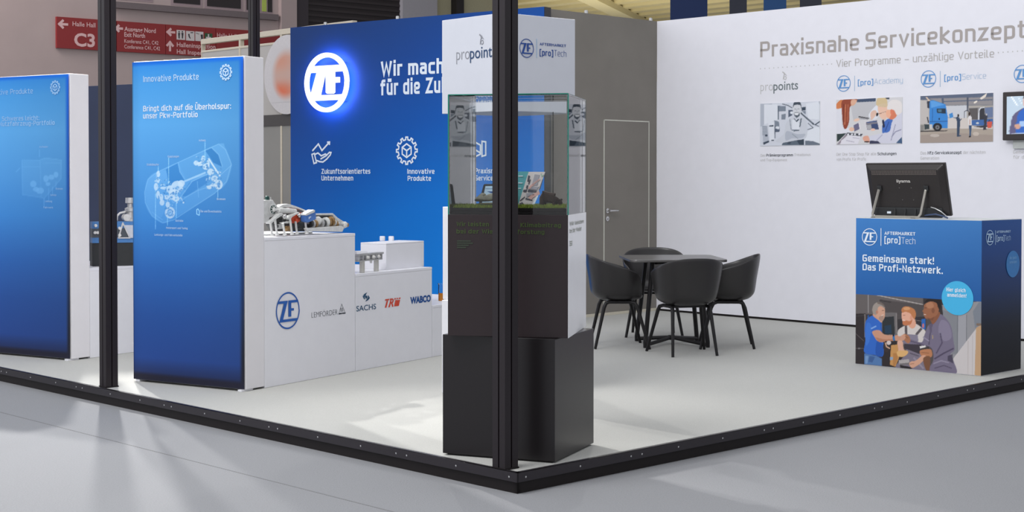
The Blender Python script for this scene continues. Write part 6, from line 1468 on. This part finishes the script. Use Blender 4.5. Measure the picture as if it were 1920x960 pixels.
b = MB(); b.pbox(NP, uA, uB, zp-.03, zp, .008, -.06); b.pbox(NP, uA, uB, zr0, zr1, .01, -.06)
for u_ in seams: b.pbox(NP, max(uA, u_-.02), min(uB, u_+.02), ZH, zr0+.01, .006, -.056)
bevel(b.build('rail_frame', mat('pale_beige_rail', (206, 196, 178), .5), npx), .004)
b = MB(); b.pbox(NP, uA, uB, zm0, zm1, .012, -.05); b.build('dark_band', mat('charcoal_band', (66, 62, 62), .5), npx)
b = MB(); b.pbox(NP, uA, uB, ZH, zm0, .0, -.05); b.build('lower_panel', mat('mid_grey_panel', (142, 140, 136), .6, var=.08, scale=1.2), npx)
cu_, cz_ = nz(543, 140); rr_ = (nz(543, 65)[1]-nz(543, 214)[1])/2
rd = root('round_sign', NP.P(cu_, cz_-rr_, .04), 'round white sign with a soft orange motif beside the blue wall', 'sign')
b = MB(); b.lathe(NP.P(cu_, cz_, .014), NP.n, [(0, rr_), (.03, rr_)], 48); b.build('sign_disc', mat('white_sign_disc', (206, 202, 204), .5), rd)
def orange(U, Z):
    y = (Z-cz_)/rr_; x = (U-cu_)/rr_
    base = np.tile(np.array([200, 176, 168.]), (len(U), 1))
    a = np.exp(-((y+.42)**2)/.06-((x+.25)**2)/.35); c = np.exp(-((y-.35)**2)/.09-((x+.25)**2)/.35)
    base = base+(np.array([222, 112, 78])-base)*a[:, None]*.95; base = base+(np.array([212, 146, 122])-base)*c[:, None]*.8
    edge = np.clip((np.sqrt(x*x+y*y)-.46)/.22, 0, 1)[:, None]
    return base*(1-edge)+np.array([206, 202, 204.])*edge
nv = 40; a_ = rr_*.69
picture('soft_orange_print', NP, cu_-a_, cu_+a_, cz_-a_, cz_+a_, nv, nv, orange, M_print, rd, off=.046)
# corrugated hall roof and beam seen above the grey wall
ZC = 9.0
dcL = Vector((-math.cos(R(-46)), -math.sin(R(-46)), 0)); dcR = Vector((math.sin(R(46)), math.cos(R(46)), 0))
og = G(1100, 20, ZC); og = Vector((og.x, og.y, 0))
M_roof = mat('cream_corrugated_roof', (206, 194, 150), .6, var=.04, scale=1)
vs = []; fs = []; n_ = 200; step = .42
for k in range(n_):
    q_ = k % 4; v_ = (k//4)*1.5+(0, .55, .75, 1.3)[q_]-30; z_ = ZC+(0, 0, .42, .42)[q_]
    c_ = og+dcR*v_
    vs += [tuple(c_+dcL*30+up*z_), tuple(c_-dcL*45+up*z_)]
    if k: fs.append((2*k-2, 2*k-1, 2*k+1, 2*k))
me = bpy.data.meshes.new('ceiling'); me.from_pydata(vs, [], fs)
ceil_ = link('ceiling', me, M_roof, None); md = ceil_.modifiers.new('thick', 'SOLIDIFY'); md.thickness = .05; tag(ceil_, kind='structure')
for (xa, ya, xb, yb, w_) in ((1105, 2, 1163, 30, .42), (900, 0, 925, 20, .42)):
    p_, q_ = G(xa, ya, ZC-.28), G(xb, yb, ZC-.28); t_ = (q_-p_).normalized(); s_ = Vector((-t_.y, t_.x, 0))*w_*.9; p_ = p_-t_*25; q_ = q_+t_*40
    b = MB(); b.hexa([p_-s_, q_-s_, q_+s_, p_+s_], [v+up*.28 for v in (p_-s_, q_-s_, q_+s_, p_+s_)]); b.build('ceiling_beam', mat('cream_beam', (206, 196, 156), .6), ceil_)
# banners hanging over the neighbouring aisle
for (x0, x1, y, c_, lab) in ((1257, 1326, 33, (30, 52, 100), 'dark navy hanging banner over the corner where grey and white walls meet'), (1368, 1400, 22, (60, 64, 78), 'slate grey hanging banner between the two blue ones over the white wall'), (1432, 1474, 14, (48, 92, 150), 'bright blue hanging banner over the white wall, above its headline'), (1500, 1540, 8, (66, 70, 84), 'grey hanging banner over the white wall, beyond the bright blue one')):
    p_ = AT((x0+x1)/2, y, 32); wB = (x1-x0)/FPX*32
    r_ = root('hanging_banner', p_+up*-.6, lab, 'banner')
    b = MB(); b.box(p_+up*-.6, wB, .05, 3.2, R(-10)); b.build('banner_cloth', mat('banner_%d_%d_%d' % c_, c_, .7), r_)
    b = MB(); b.tube([p_+up*2.6, p_+up*6.4], .01, 6); b.build('hanging_wire', M_silver, r_)
